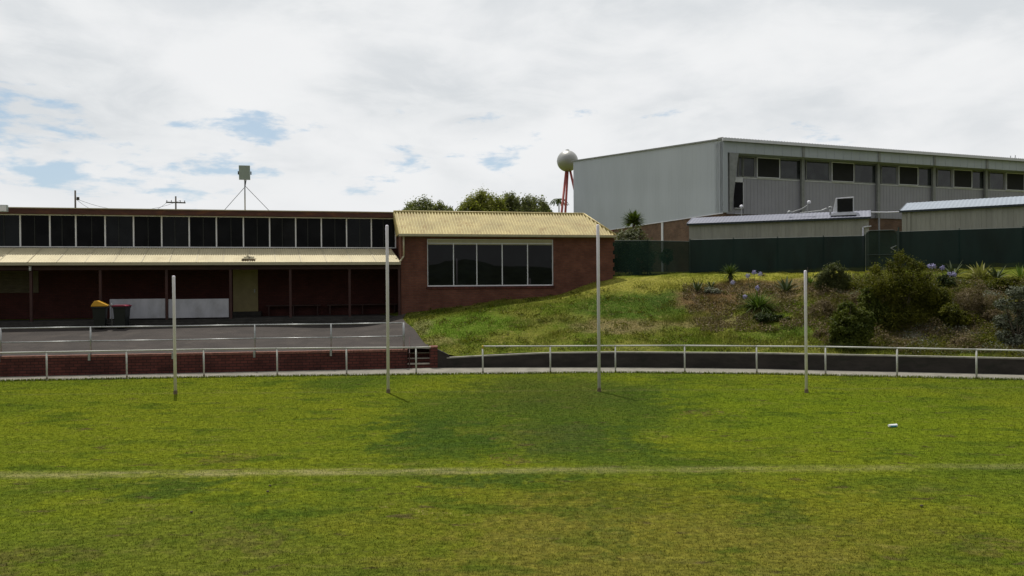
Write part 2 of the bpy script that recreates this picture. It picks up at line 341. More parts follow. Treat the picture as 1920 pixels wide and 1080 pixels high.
def blade_mat(name, group, trans=.35):
    m, t, p = newmat(name); g = N(t, 'ShaderNodeGroup'); g.node_tree = group; ge = N(t, 'ShaderNodeNewGeometry')
    k = MR(t, ge.outputs['Random Per Island'], 0, 1, .8, 1.35, smooth=False)
    s_ = N(t, 'ShaderNodeCombineXYZ'); [t.links.new(k, s_.inputs[i]) for i in range(3)]
    c = MIX(t, 1., g.outputs[0], s_.outputs[0], 'MULTIPLY')
    t.links.new(c, p.inputs['Base Color']); p.inputs['Roughness'].default_value = .9; p.inputs['Specular IOR Level'].default_value = 0.
    tr = N(t, 'ShaderNodeBsdfTranslucent'); t.links.new(MIX(t, 1., c, (1.4, 1.5, 1.), 'MULTIPLY'), tr.inputs[0])
    mx = N(t, 'ShaderNodeMixShader'); mx.inputs[0].default_value = trans
    t.links.new(p.outputs[0], mx.inputs[1]); t.links.new(tr.outputs[0], mx.inputs[2]); t.links.new(mx.outputs[0], t.nodes['Material Output'].inputs[0])
    return m
def bell(px, py, rx, ry):
    p = bank(px, py); return (p.x, p.y, rx, ry)
BANK_PATCHES = [
 (bell(1400, 518, 14, 2.2), (0.232, 0.240, 0.046), .95), (bell(1200, 530, 4, 1.6), (0.248, 0.232, 0.054), .8), (bell(1500, 516, 5, 1.6), (0.256, 0.248, 0.046), .9),
 (bell(870, 610, 2.6, 2.), (0.090, 0.152, 0.019), .8), (bell(1180, 575, 3., 1.8), (0.059, 0.105, 0.019), .8), (bell(1280, 560, 2.2, 1.2), (0.056, 0.093, 0.022), .7),
 (bell(1160, 612, 2.3, 1.), (0.194, 0.152, 0.085), .75), (bell(1330, 606, 2.6, .6), (0.186, 0.147, 0.078), .65), (bell(1040, 600, 2.4, .8), (0.139, 0.147, 0.039), .6),
 (bell(1330, 560, 1.7, 1.9), (0.147, 0.090, 0.053), .85), (bell(1380, 540, 2.6, 1.2), (0.155, 0.096, 0.059), .8), (bell(1480, 545, 2.6, 1.6), (0.171, 0.121, 0.074), .8),
 (bell(1500, 620, 2., 1.), (0.078, 0.124, 0.022), .6), (bell(820, 640, .9, .8), (0.232, 0.209, 0.093), .6), (bell(790, 612, .5, 1.4), (0.232, 0.209, 0.109), .6),
 (bell(1620, 590, 1.6, 2.6), (0.124, 0.096, 0.056), .8), (bell(1720, 590, 2.6, 2.9), (0.132, 0.101, 0.070), .9), (bell(1850, 580, 3.2, 3.2), (0.132, 0.102, 0.059), .85), (bell(1960, 600, 4, 4), (0.109, 0.096, 0.056), .8),
 (bell(1750, 630, 3., .8), (0.186, 0.163, 0.132), .7), (bell(1880, 645, 3, .5), (0.116, 0.132, 0.031), .7), (bell(1400, 650, 8, .3), (0.116, 0.132, 0.031), .5)]
def bank_group():
    t = bpy.data.node_groups.new('bank_colour', 'ShaderNodeTree'); t.interface.new_socket('Color', in_out='OUTPUT', socket_type='NodeSocketColor')
    go = N(t, 'NodeGroupOutput'); g = N(t, 'ShaderNodeNewGeometry'); flat = VM(t, 'MULTIPLY', g.outputs['Position'], (1, 1, 0))
    wz = N(t, 'ShaderNodeTexNoise'); t.links.new(flat, wz.inputs[0]); wz.inputs['Scale'].default_value = .9; wz.inputs['Detail'].default_value = 5; wz.inputs['Roughness'].default_value = .7
    W = VM(t, 'ADD', flat, VM(t, 'MULTIPLY', VM(t, 'SUBTRACT', wz.outputs['Color'], (.5, .5, .5)), (2.4, 2., 0)))
    c = MIX(t, MR(t, NZ(t, flat, .5, 5, .6), .38, .62), (.088, .118, .016), (.140, .146, .030))
    for (cx, cy, rx, ry), col, s in BANK_PATCHES:
        l = VM(t, 'LENGTH', VM(t, 'MULTIPLY', VM(t, 'SUBTRACT', W, (cx, cy, 0)), (1 / rx, 1 / ry, 0)))
        c = MIX(t, MR(t, l, 1.2, .5, 0., s), c, col)
    c = MIX(t, MR(t, NZ(t, flat, 2.3, 6, .7), .5, .7, 0, .6), c, (.060, .088, .012))
    c = MIX(t, MR(t, NZ(t, VM(t, 'ADD', flat, (9, 3, 0)), 3.1, 6, .7), .52, .7, 0, .6), c, (.22, .18, .075))
    t.links.new(c, go.inputs[0]); return t
BANKG = bank_group()
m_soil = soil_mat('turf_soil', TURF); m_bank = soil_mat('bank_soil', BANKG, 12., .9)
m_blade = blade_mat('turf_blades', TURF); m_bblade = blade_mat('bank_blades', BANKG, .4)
m_asph = mat('asphalt', (.036, .029, .025), .92, var=.22, vscale=1.1, bump=.5, bscale=120, dirt=(.075, .062, .05), dscale=.9, dirt_amt=.5)
m_path = mat('path_concrete', (.20, .188, .155), .9, var=.2, vscale=1.6, bump=.3, bscale=60, dirt=(.11, .10, .085), dscale=2.3, dirt_amt=.65)
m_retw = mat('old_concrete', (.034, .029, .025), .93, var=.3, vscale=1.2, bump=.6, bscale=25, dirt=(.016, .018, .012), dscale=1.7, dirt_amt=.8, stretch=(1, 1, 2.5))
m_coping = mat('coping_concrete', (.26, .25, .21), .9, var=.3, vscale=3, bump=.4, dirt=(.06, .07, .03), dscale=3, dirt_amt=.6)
m_brick = brick_mat('red_brick', (.185, .070, .046), (.140, .050, .036), (.120, .068, .054), var=.28)
m_brick2 = brick_mat('wall_brick', (.125, .038, .030), (.080, .026, .022), (.028, .016, .014), .27, .108, .012, var=.35)
m_brickg = brick_mat('brown_brick', (.17, .095, .060), (.115, .062, .042), (.15, .12, .10), .24, .086, .012)
m_cap = mat('brick_capping', (.20, .085, .062), .85, var=.3, vscale=6, bump=.5, bscale=30, dirt=(.07, .05, .04), dscale=5)

# ---- sheets
def xs_axis(a, b, c, d, fine, coarse):
    return np.unique(np.concatenate([np.arange(a, b, coarse), np.arange(b, c, fine), np.arange(c, d + coarse, coarse)]))
far = MB(); far.add([(-2500, -2500, -.25), (2500, -2500, -.25), (2500, 2500, -.25), (-2500, 2500, -.25)], [(0, 1, 2, 3)])
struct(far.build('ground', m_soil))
xs = xs_axis(-130, -24, 24, 130, .5, 4); T = np.linspace(0, 1, 90) ** 1.
XX, TT = np.meshgrid(xs, T); E = edge_f(xs)[None]; YY = -130 + (E + 130) * TT
fz = .035 * np.sin(XX * .31 + 1) * np.sin(YY * .27) * np.clip((E - YY) / 3, 0, 1)
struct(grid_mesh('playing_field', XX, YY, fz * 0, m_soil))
XX, TT = np.meshgrid(xs, np.linspace(0, 1, 4)); YY = edge_f(xs)[None] - .02 + (wall_y(xs)[None] + .35 - edge_f(xs)[None]) * TT
struct(grid_mesh('concrete_path', XX, YY, XX * 0 + .012, m_path))
xs = xs_axis(-130, -26, 34, 140, .25, 3); ts = np.unique(np.concatenate([np.arange(0, 16, .25), np.arange(16, 24, .8), np.arange(24, 150, 6)]))
XX, TT = np.meshgrid(xs, ts); YY = wall_y(xs)[None] + .22 + TT; ZZ = Z(XX, YY)
bmp = np.array([[mnoise.noise(Vector((x * .9, y * .9, 0))) * .5 + mnoise.noise(Vector((x * 2.6, y * 2.6, 3))) * .25 for x, y in zip(a, b)] for a, b in zip(XX, YY)])
amp = np.clip((XX - 4) / 8, 0, 1) * .28 + .05; amp = amp * np.clip(TT / .7, 0, 1) * np.clip((43 - YY) / 3, 0, 1)
# keep it calm against the clubhouse and under the asphalt
amp = np.where(XX < -2.2, .02, amp)
struct(grid_mesh('embankment', XX, YY, ZZ + bmp * amp, m_bank))
# asphalt yard
BYc = lambda X: (CB.o.y - .12) + (X - CB.o.x) * math.tan(CB.a)
aL = np.linspace(0, 1, 60)
rt = [at(755, 606, 35.6), at(762, 611, 34.2), at(778, 622, 32.6), at(800, 641, 30.3), at(806, 652, float(wall_y(-3.3)) + .1)]
ry = np.array([p.y for p in rt][::-1]); rx = np.array([p.x for p in rt][::-1])
us = np.linspace(0, 1, 120)
XXa, YYa = [], []
for v in np.linspace(0, 1, 26):
    row = []
    for u in us:
        # blend between wall line and building line, right edge bending along the grass
        X0 = -45.; X = X0 + (-3.25 - X0) * u; yw = float(brick_line(X)) + .2; Xb = X0 + (CB.o.x - .05 - X0) * u; yb = BYc(Xb)
        y = yw + (yb - yw) * v
        xe = float(np.interp(float(brick_line(-3.3)) + .2 + v * (BYc(CB.o.x) - float(brick_line(-3.3)) - .2), ry, rx))
        row.append((X0 + (xe - X0) * u, y))
    XXa.append([a for a, b in row]); YYa.append([b for a, b in row])
XXa = np.array(XXa); YYa = np.array(YYa)
struct(grid_mesh('asphalt_yard', XXa, YYa, Z(XXa, YYa) + .03, m_asph))
# wooded rise beyond the far side of the oval (behind the camera, it shows in the windows)
m_hill = mat('hill_scrub', (.03, .04, .018), .95, var=.4, vscale=.3, bump=.8, bscale=2)
ths = np.linspace(R(180), R(360), 240); V = []; 
for j, k in enumerate(np.linspace(0, 1, 10)):
    for a in ths:
        nn = mnoise.noise(Vector((math.cos(a) * 9, math.sin(a) * 9, 0))) + .6 * mnoise.noise(Vector((math.cos(a) * 37, math.sin(a) * 37, 5)))
        h = (9.5 + 2.6 * nn) * math.sin(min(1, k * 1.6) * math.pi / 2) if k < .7 else (9.5 + 2.6 * nn)
        r = 118 + 60 * k; V.append((r * math.cos(a), r * math.sin(a) * 1., -.3 + h))
A = np.array(V).reshape(10, 240, 3); struct(grid_mesh('hills', A[..., 0], A[..., 1], A[..., 2], m_hill))

# ------------------------------------------------------------------ grass blades
def blades(name, X, Y, Z0, h, wd, m, lean=.5):
    n = len(X); a = RNG.uniform(0, 2 * np.pi, n); l = RNG.uniform(0, 2 * np.pi, n)
    ca, sa = np.cos(a) * wd / 2, np.sin(a) * wd / 2; lx, ly = np.cos(l) * h * lean * RNG.random(n), np.sin(l) * h * lean * RNG.random(n)
    V = np.empty((n, 3, 3)); V[:, 0] = np.stack([X - ca, Y - sa, Z0 - .004], 1); V[:, 1] = np.stack([X + ca, Y + sa, Z0 - .004], 1); V[:, 2] = np.stack([X + lx, Y + ly, Z0 + h], 1)
    o = np_mesh(name, V, 3, m); o['kind'] = 'stuff'; return o
n = 330000
Yf = 7.5 + (27.0 - 7.5) * RNG.random(n) ** 1.25; Xf = (RNG.random(n) * 2 - 1) * (Yf * .72 + .6)
keep = Yf < edge_f(Xf) + .04 * RNG.normal(size=n); Xf, Yf = Xf[keep], Yf[keep]
hh = (.008 + .018 * RNG.random(len(Xf)) ** 2) * (1 + Yf * .02); ww = .005 + Yf * .0006
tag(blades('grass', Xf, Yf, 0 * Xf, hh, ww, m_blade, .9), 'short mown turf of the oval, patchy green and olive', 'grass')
# ragged edge of the turf where it meets the path
Xe = RNG.uniform(-20, 20, 9000); Ye = edge_f(Xe) + RNG.normal(size=9000) * .05
tag(blades('edge_grass', Xe, Ye, 0 * Xe + .01, .04 + .05 * RNG.random(9000), np.full(9000, .022), m_blade, .9), 'ragged strip of grass along the path edge below the fence', 'grass')
# bank grass: rougher and longer
def in_asphalt(X, Y):
    xe = np.interp(Y, ry, rx); return (X < xe) & (Y < BYc(X) + .3)
def bank_scatter(n, x0, x1, dmax=15):
    X = RNG.uniform(x0, x1, n); Y = wall_y(X) + .3 + RNG.random(n) * dmax
    lx = (X - CB.o.x) * math.cos(CB.a) + (Y - CB.o.y) * math.sin(CB.a); ly = -(X - CB.o.x) * math.sin(CB.a) + (Y - CB.o.y) * math.cos(CB.a)
    WX = CB.x(1149)
    k = ~in_asphalt(X, Y) & ~((ly > -.03) & (lx < WX + .1)) & (Y < 43) & (X > -6)
    k &= ~((X < XSPLIT + .1) & (X < -3.2) & (Y < wall_y(X) + .5))
    return X[k], Y[k]
def bz(X, Y):
    i = np.clip(np.searchsorted(xs, X) - 1, 0, len(xs) - 2); t_ = Y - (wall_y(X) + .22); j = np.clip(np.searchsorted(ts, t_) - 1, 0, len(ts) - 2)
    G = ZZ + bmp * amp; fx = (X - xs[i]) / (xs[i + 1] - xs[i]); fy = (t_ - ts[j]) / (ts[j + 1] - ts[j])
    return G[j, i] * (1 - fx) * (1 - fy) + G[j, i + 1] * fx * (1 - fy) + G[j + 1, i] * (1 - fx) * fy + G[j + 1, i + 1] * fx * fy
def bpt(px, py): p = bank(px, py); p.z = float(bz(np.array([p.x]), np.array([p.y]))[0]); return p
X1, Y1 = bank_scatter(200000, -6, 22)
pn = np.array([mnoise.noise(Vector((a * .8, b * .8, 9))) for a, b in zip(X1[::1], Y1[::1])])
hb = (.05 + .10 * RNG.random(len(X1)) ** 2) * np.clip(1 + pn * 1.6, .4, 2.2)
hb *= np.where(Z(X1, Y1) > 3.3, .45, 1.) * np.where(960 + FPX * X1 / Y1 < 1240, .6, 1.)
tag(blades('bank_grass', X1, Y1, bz(X1, Y1), hb, np.full(len(X1), .026), m_bblade, .8), 'rough unmown grass covering the sloping bank', 'grass')

# ------------------------------------------------------------------ clubhouse
m_paintbr = mat('brown_paint', (.052, .020, .018), .6, var=.2, vscale=2)
m_fascia = mat('rusty_fascia', (.075, .026, .020), .6, var=.2, vscale=1.5, dirt=(.20, .075, .022), dscale=1.3, dirt_amt=.75, stretch=(1, 1, 5))
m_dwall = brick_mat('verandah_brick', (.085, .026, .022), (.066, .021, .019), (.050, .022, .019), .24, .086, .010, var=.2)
m_white = mat('white_frame', (.76, .75, .82), .45, var=.06)
m_cream = mat('cream_trim', (.46, .41, .29), .5, var=.1, dirt=(.25, .2, .12), dscale=3, dirt_amt=.4)
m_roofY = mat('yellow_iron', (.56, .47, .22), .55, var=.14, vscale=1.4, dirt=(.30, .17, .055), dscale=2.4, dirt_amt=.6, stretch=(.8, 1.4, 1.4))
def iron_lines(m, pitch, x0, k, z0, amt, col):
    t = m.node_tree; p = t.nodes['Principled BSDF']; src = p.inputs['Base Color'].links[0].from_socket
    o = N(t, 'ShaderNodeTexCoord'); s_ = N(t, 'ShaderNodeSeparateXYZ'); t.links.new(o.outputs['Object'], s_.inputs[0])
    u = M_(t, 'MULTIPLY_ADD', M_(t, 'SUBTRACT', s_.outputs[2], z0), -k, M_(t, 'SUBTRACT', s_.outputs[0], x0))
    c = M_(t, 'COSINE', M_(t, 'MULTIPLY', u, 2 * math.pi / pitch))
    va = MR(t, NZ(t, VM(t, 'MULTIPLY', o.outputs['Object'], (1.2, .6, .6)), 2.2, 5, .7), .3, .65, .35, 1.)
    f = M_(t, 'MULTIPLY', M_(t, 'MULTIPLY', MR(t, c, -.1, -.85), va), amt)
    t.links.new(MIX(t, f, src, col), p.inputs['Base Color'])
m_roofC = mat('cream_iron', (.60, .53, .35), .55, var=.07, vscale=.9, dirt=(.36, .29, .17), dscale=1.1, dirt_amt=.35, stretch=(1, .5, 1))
m_glass = glass_mat('dark_glass', (.005, .005, .006), .12, .12); m_glassb = glass_mat('big_window_glass', (.004, .005, .006), .015, .38)
m_glass2 = glass_mat('curtained_glass', (.011, .011, .013), .2, .10); m_glass3 = glass_mat('dusty_glass', (.0065, .0075, .009), .06, .22)
m_int = mat('curtain_dark', (.012, .013, .014), .8)
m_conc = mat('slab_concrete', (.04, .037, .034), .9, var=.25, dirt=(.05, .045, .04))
m_board = mat('whitewashed_board', (.41, .41, .455), .7, var=.12, vscale=1.5, dirt=(.24, .23, .22), dscale=1.6, dirt_amt=.4, stretch=(1.5, 1, .8))
m_doorc = mat('khaki_door', (.30, .245, .12), .6, var=.1)
m_shut = mat('roller_shutter', (.135, .11, .075), .6, var=.12)
m_galv = mat('galvanised_steel', (.36, .37, .37), .42, .6, var=.12, vscale=8, dirt=(.2, .19, .17), dscale=6, dirt_amt=.4)
m_lamp = mat('lamp_housing', (.33, .38, .37), .5, .0, var=.08)
m_dark = mat('dark_plastic', (.02, .021, .022), .5)

club = thing('clubhouse', 'long low red-brown brick clubhouse with clerestory windows, verandah and yellow roofed wing', 'building', tuple(CB.o), CB.a)
WX = CB.x(1149); D = 2.4
def cz(px, py, yo=0.): return CB.z(px, py, yo)
EZ = cz(950, 441.5); zw0, zw1 = cz(918, 536.5), cz(918, 448.5); wx0, wx1 = CB.x(801), CB.x(1037.5)
# wing walls round the window opening
W = MB(); WT = .25
W.box(0, wx0, 0, WT, -1.4, EZ).box(wx1, WX, 0, WT, -1.4, EZ).box(wx0, wx1, 0, WT, -1.4, zw0).box(wx0, wx1, 0, WT, zw1, EZ)
W.box(0, WT, WT, 11, -1.4, EZ).box(WX - WT, WX, WT, 11, -1.4, EZ).box(WT, WX - WT, 10.75, 11, -1.4, EZ)
for i in range(9): W.box(WX, WX + .10, -.004 if i % 2 else .05, .2, .9 + i * .43, .9 + i * .43 + .215)
W.build('brick_wall', m_brick, club)
W = MB().box(wx0 - .05, wx1 + .05, -.035, .06, zw0 - .13, zw0 - .003); W.build('window_sill', m_brick2, club)
# mansard roof
RUN, RISE, SK = 1.25, cz(918, 400, 1.25) - EZ, -.16
def corrug(f_lo, f_hi, u0, u1, pitch, amp, nrm, dens=6, skip=None):
    n = int((u1 - u0) / pitch * dens); mb = MB(); V = []; F = []
    for i in range(n + 1):
        u = u0 + (u1 - u0) * i / n; a = Vector(f_lo(u)); b = Vector(f_hi(u)); o = Vector(nrm) * (amp * math.cos(2 * math.pi * (u - u0) / pitch))
        V += [a + o, b + o]
    F = [(2 * i, 2 * i + 2, 2 * i + 3, 2 * i + 1) for i in range(n)]
    return mb.add(V, F)
ex0, ex1, ey = -.10, WX + .12, -.16
def hi_f(u):
    f = min(1, max(0, (ex1 - u) / 1.15)); return (u + SK * f, ey + (RUN - ey) * f, EZ + .03 + RISE * f)
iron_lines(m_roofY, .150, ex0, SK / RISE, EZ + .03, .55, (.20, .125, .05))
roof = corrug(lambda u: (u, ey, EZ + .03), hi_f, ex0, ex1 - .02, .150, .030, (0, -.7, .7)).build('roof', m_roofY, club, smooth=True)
lab(roof, 'weathered yellow corrugated iron roof of the wing')
rx1 = ex1 - 1.15
r2 = MB(); zt = EZ + .03 + RISE
r2.add([(ex1, ey, EZ + .03), (ex1, 11.2, EZ + .03), (rx1 + SK, 9.8, zt), (rx1 + SK, RUN, zt)], [(0, 1, 2, 3)])
r2.add([(ex0 + SK, RUN, zt - .02), (rx1 + SK, RUN, zt - .02), (rx1 + SK, 9.8, zt - .02), (ex0 + SK, 9.8, zt - .02)], [(0, 1, 2, 3)])
r2.add([(ex0, ey, EZ + .02), (ex0 + SK, RUN, zt), (ex0 + SK, 9.8, zt), (ex0, 11.2, EZ + .02)], [(0, 1, 2, 3)])
r2.add([(ex0, 11.2, EZ + .02), (ex0 + SK, 9.8, zt), (rx1 + SK, 9.8, zt), (ex1, 11.2, EZ + .02)], [(0, 1, 2, 3)])
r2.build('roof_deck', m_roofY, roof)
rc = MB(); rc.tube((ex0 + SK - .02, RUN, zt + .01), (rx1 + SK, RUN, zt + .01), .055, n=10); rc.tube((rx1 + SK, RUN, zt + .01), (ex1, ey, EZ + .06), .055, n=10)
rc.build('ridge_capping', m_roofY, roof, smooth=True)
g = MB(); g.box(ex0, ex1, ey - .11, ey + .0, EZ - .075, EZ + .035).box(ex0, ex1, ey + .0, -.002, EZ - .085, EZ - .06); g.build('gutter', m_cream, club)
# downpipe of the wing
dp = MB(); xd = CB.x(757); dp.path([(xd, -.07, EZ - .06), (xd, -.07, cz(757, 480)), (xd - .12, -.1, cz(757, 487)), (xd - .2, -.2, cz(757, 491))], .042, 10); dp.build('downpipe', m_cream, club, smooth=True)
# big window
win = MB(); fd0, fd1 = .05, .13; z_h = cz(918, 457)
win.box(wx0, wx0 + .045, fd0, fd1, zw0, zw1).box(wx1 - .045, wx1, fd0, fd1, zw0, zw1).box(wx0 + .045, wx1 - .045, fd0, fd1, zw0, zw0 + .06).box(wx0 + .045, wx1 - .045, fd0, fd1, zw1 - .03, zw1)
mx_ = [CB.x(q) for q in (850.6, 894.3, 942, 989.7)]
for q in mx_: win.box(q - .022, q + .022, fd0, fd1, zw0 + .06, z_h)
win.box(wx0 + .045, wx1 - .045, fd0, fd1, z_h, z_h + .035)
wf = win.build('window', m_white, club); lab(wf, 'wide five pane window of the wing with white frame')
MB().box(wx0 + .045, wx1 - .045, .085, .10, z_h + .035, zw1 - .03).build('head_panel', m_cream, wf)
for a, b in zip([wx0 + .045] + [q + .022 for q in mx_], [q - .022 for q in mx_] + [wx1 - .045]):
    MB().box(a, b, .10, .115, zw0 + .06, z_h).build('pane', m_glassb, wf)
    MB().box(a, b, .088, .097, z_h - .05, z_h - .012).build('blind', m_cream, wf)
# long part: back wall, clerestory, roofs
LX = -34.; zc0, zc1 = cz(400, 464.5, D), cz(400, 406, D); zt1 = cz(740, 397.8, D - .3) ; zveb = cz(400, 466.5, D)
dxa, dxb = CB.x(438, D), CB.x(482, D); zd0, zd1 = cz(460, 584, D), cz(460, 503, D)
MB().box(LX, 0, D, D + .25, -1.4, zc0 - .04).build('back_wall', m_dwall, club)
MB().box(LX, 0, D + .9, D + 12, zc0 - .04, zc1).build('upper_wall', m_int, club)
f = MB(); f.box(LX, -.02, D - .32, D + .0, zc1 + .02, zt1 - .035).box(LX, -.02, D, D + 12, zc1 + .02, zt1 - .05); f.build('fascia', m_fascia, club)
MB().box(LX, 0.02, D - .37, D + 12.2, zt1 - .033, zt1 + .01).build('upper_roof', m_cream, club)
mul = [37.7, 93.3, 142, 197, 250.3, 303, 354.7, 405.7, 456.3, 505.5, 554.4, 602.5, 649.8, 696.3, 741.5]
mxs = [CB.x(q, D, 435) for q in mul]; step = mxs[1] - mxs[0]
mxs = [mxs[0] - 1.42 * k for k in (5, 4, 3, 2, 1)] + mxs
for a, b in zip(mxs, mxs[1:]):
    w_ = MB().box(a - .03, a + .03, D, D + .09, zc0, zc1 + .015).box(a + .03, b - .031, D + .0, D + .09, zc0, zc0 + .045).box(a + .03, b - .031, D, D + .09, zc1 - .03, zc1 + .015)
    wo_ = w_.build('window', m_white, club)
    mm = (a + b) / 2 + RNG.uniform(-.05, .05)
    MB().box(a + .03, b - .031, D + .05, D + .065, zc0 + .045, zc1 - .03).build('pane', [m_glass, m_glass2, m_glass, m_glass3, m_glass][int(RNG.integers(0, 5))], wo_)
    MB().box(mm - .015, mm + .015, D + .03, D + .048, zc0 + .045, zc1 - .03).build('mullion', m_dark, wo_)
MB().box(mxs[-1] - .03, mxs[-1] + .03, D, D + .09, zc0, zc1 + .015).build('window_post', m_white, club)
MB().box(mxs[-1] + .032, -.002, D + .0, D + .2, zc0, zc1 + .015).build('end_pier', m_brick, club)
# verandah
gy = -.20; zv = cz(400, 491.5, gy); zvb = cz(400, 497, gy)
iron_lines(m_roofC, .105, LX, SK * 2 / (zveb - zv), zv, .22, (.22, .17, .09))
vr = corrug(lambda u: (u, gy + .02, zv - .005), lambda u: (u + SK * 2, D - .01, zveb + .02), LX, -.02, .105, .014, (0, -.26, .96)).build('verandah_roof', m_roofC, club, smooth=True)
sm = MB()
for k in range(28):
    u = -1.2 - k * 1.18; sm.box(u - .012, u + .012, 0, 1, 0, 1) if False else sm.add([(u - .016, gy + .03, zv + .017), (u + .016, gy + .03, zv + .017), (u + .016 + SK * 2, D - .03, zveb + .042), (u - .016 + SK * 2, D - .03, zveb + .042)], [(0, 1, 2, 3)])
sm.build('sheet_lap', m_cream, vr)
MB().box(LX, -.02, gy - .11, gy + .01, zvb, zv).build('gutter', m_cream, club)
MB().box(LX, -.02, gy + .02, D - .004, zvb - .03, zvb - .01).build('soffit', m_paintbr, club)
MB().box(LX, -.005, -.05, .05, zvb - .21, zvb - .032).build('beam', m_paintbr, club)
zs = cz(460, 597)
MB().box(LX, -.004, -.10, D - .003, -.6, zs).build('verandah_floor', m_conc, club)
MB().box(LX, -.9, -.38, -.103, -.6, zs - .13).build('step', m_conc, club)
for q in (-80, 58, 188, 312, 432, 544, 655, 748):
    x = CB.x(q); MB().box(x - .055, x + .055, -.055, .045, zs, zvb - .212).build('verandah_post', m_paintbr, club)
for a, b in ((205, 309), (315, 428)):
    z0, z1 = cz((a + b) / 2, 597 if a < 300 else 595.5, -.0), cz((a + b) / 2, 560.5, 0)
    p = MB().box(CB.x(a), CB.x(b), -.02, .02, z0, z1).build('panel', m_board, club)
    lab(p, 'whitewashed low panel between verandah posts')
dr = MB().box(dxa + .03, dxb - .03, D - .05, D - .004, zd0, zd1).build('door', m_doorc, club)
hd = MB().box(dxb - .15, dxb - .10, D - .10, D - .052, zd0 + .95, zd0 + 1.12); hd.build('handle', m_galv, dr)
fr = MB().box(dxa - .03, dxa + .03, D - .06, D - .003, zd0, zd1 + .06).box(dxb - .03, dxb + .03, D - .06, D - .003, zd0, zd1 + .06).box(dxa + .03, dxb - .03, D - .06, D - .003, zd1, zd1 + .06); fr.build('door_frame', m_doorc, dr)
MB().box(dxa - .2, dxb + .2, D - .35, D - .003, zs, zd0).build('door_step', m_conc, club)
xs0, xs1 = CB.x(-60, D), CB.x(57, D); z0, z1 = cz(30, 549, D), cz(30, 508, D)
sh = MB()
for k in range(14): zz0 = z0 + (z1 - z0) * k / 14; sh.prism([(D - .05, zz0), (D - .03, zz0 + (z1 - z0) / 28), (D - .05, zz0 + (z1 - z0) / 14 - .003), (D - .003, zz0 + (z1 - z0) / 14 - .003), (D - .003, zz0)], 'x', xs0, xs1)
sh.build('roller_shutter', m_shut, club)
MB().box(CB.x(60, D), CB.x(72, D), D - .04, D - .003, z0, z1).build('notice_board', m_shut, club)
# fluorescent batten under the verandah
MB().box(CB.x(205, 1.), CB.x(292, 1.), .95, 1.07, zvb - .1, zvb - .032).build('batten_light', m_white, club)
# down light on the post at the left
b = MB().tube((CB.x(58), -.10, zvb - .02), (CB.x(58), -.10, zvb - .24), .06, .045, 12); b.build('post_lamp', m_white, club, smooth=True)
# benches along the back wall
for a, b in ((497, 600), (612, 745)):
    xa, xb = CB.x(a, D - .4), CB.x(b, D - .4); zb = cz(600, 571.5, D - .4)
    t_ = thing('wall_bench', 'dark timber bench under the verandah, %s' % ('nearer the khaki door' if a < 600 else 'nearer the brick wing'), 'bench', tuple(CB.o + CB.fw @ Vector((xa, D - .4, zs))), CB.a, 'benches under the verandah')
    MB().box(0, xb - xa, 0, .36, zb - zs - .05, zb - zs).build('seat', m_paintbr, t_)
    for q in (.15, (xb - xa) / 2, xb - xa - .15): MB().box(q - .03, q + .03, .04, .32, 0, zb - zs - .052).build('leg', m_paintbr, t_)
# floodlight at the eave, far left
fx, fz_ = CB.loc(6, 391, D - .55); fl = thing('eave_floodlight', 'grey square floodlight fixed at the left end of the upper eave', 'light', tuple(CB.o + CB.fw @ Vector((fx, D - .55, fz_))), CB.a)
MB().box(-.2, .2, -.1, .06, -.16, .17).build('housing', m_lamp, fl, bevel=.02); MB().box(-.17, .17, -.112, -.1, -.13, .14).build('lens', m_white, fl); MB().tube((0, .05, -.05), (0, .22, -.1), .03).build('bracket', m_dark, fl)
# mast light on the roof
mx0, mz0 = CB.loc(459.5, 395, D - .25); _, mtop = CB.loc(459.5, 338, D - .25)
ms = thing('mast_floodlight', 'square grey floodlight on a thin guyed mast above the clubhouse roof', 'light', tuple(CB.o + CB.fw @ Vector((mx0, D - .25, zt1 + .01))), CB.a)
H = mtop - zt1; k = (CB.x(469) - CB.x(447)) * 1.03
MB().tube((0, 0, -.0), (0, 0, H + .15), .032, n=8).build('mast', m_galv, ms, smooth=True)
MB().path([(.07, -.02, H + .1), (.06, -.02, H - .05), (.01, -.03, H - .35)], .022, 6).build('cable', m_dark, ms)
for q in (421, 505):
    gx = CB.x(q, D - .25) - mx0; MB().tube((0, 0, H - .35 if q < 450 else H - .28), (gx, .1, .0), .014, n=6).build('guy_wire', m_dark, ms)
hb_ = MB(); hb_.hexa([(-k / 2, -.05, H), (k / 2, -.05, H), (k * .38, .22, H + .05), (-k * .38, .22, H + .05)], [(-k / 2, -.12, H + .72), (k / 2, -.12, H + .72), (k * .38, .18, H + .62), (-k * .38, .18, H + .62)])
hb_.build('housing', m_lamp, ms, bevel=.015)
for s_ in (-1, 1): MB().box(min(s_ * (k / 2 + .005), s_ * (k / 2 + .05)), max(s_ * (k / 2 + .005), s_ * (k / 2 + .05)), -.06, .02, H + .27, H + .43).build('hinge', m_dark, ms)
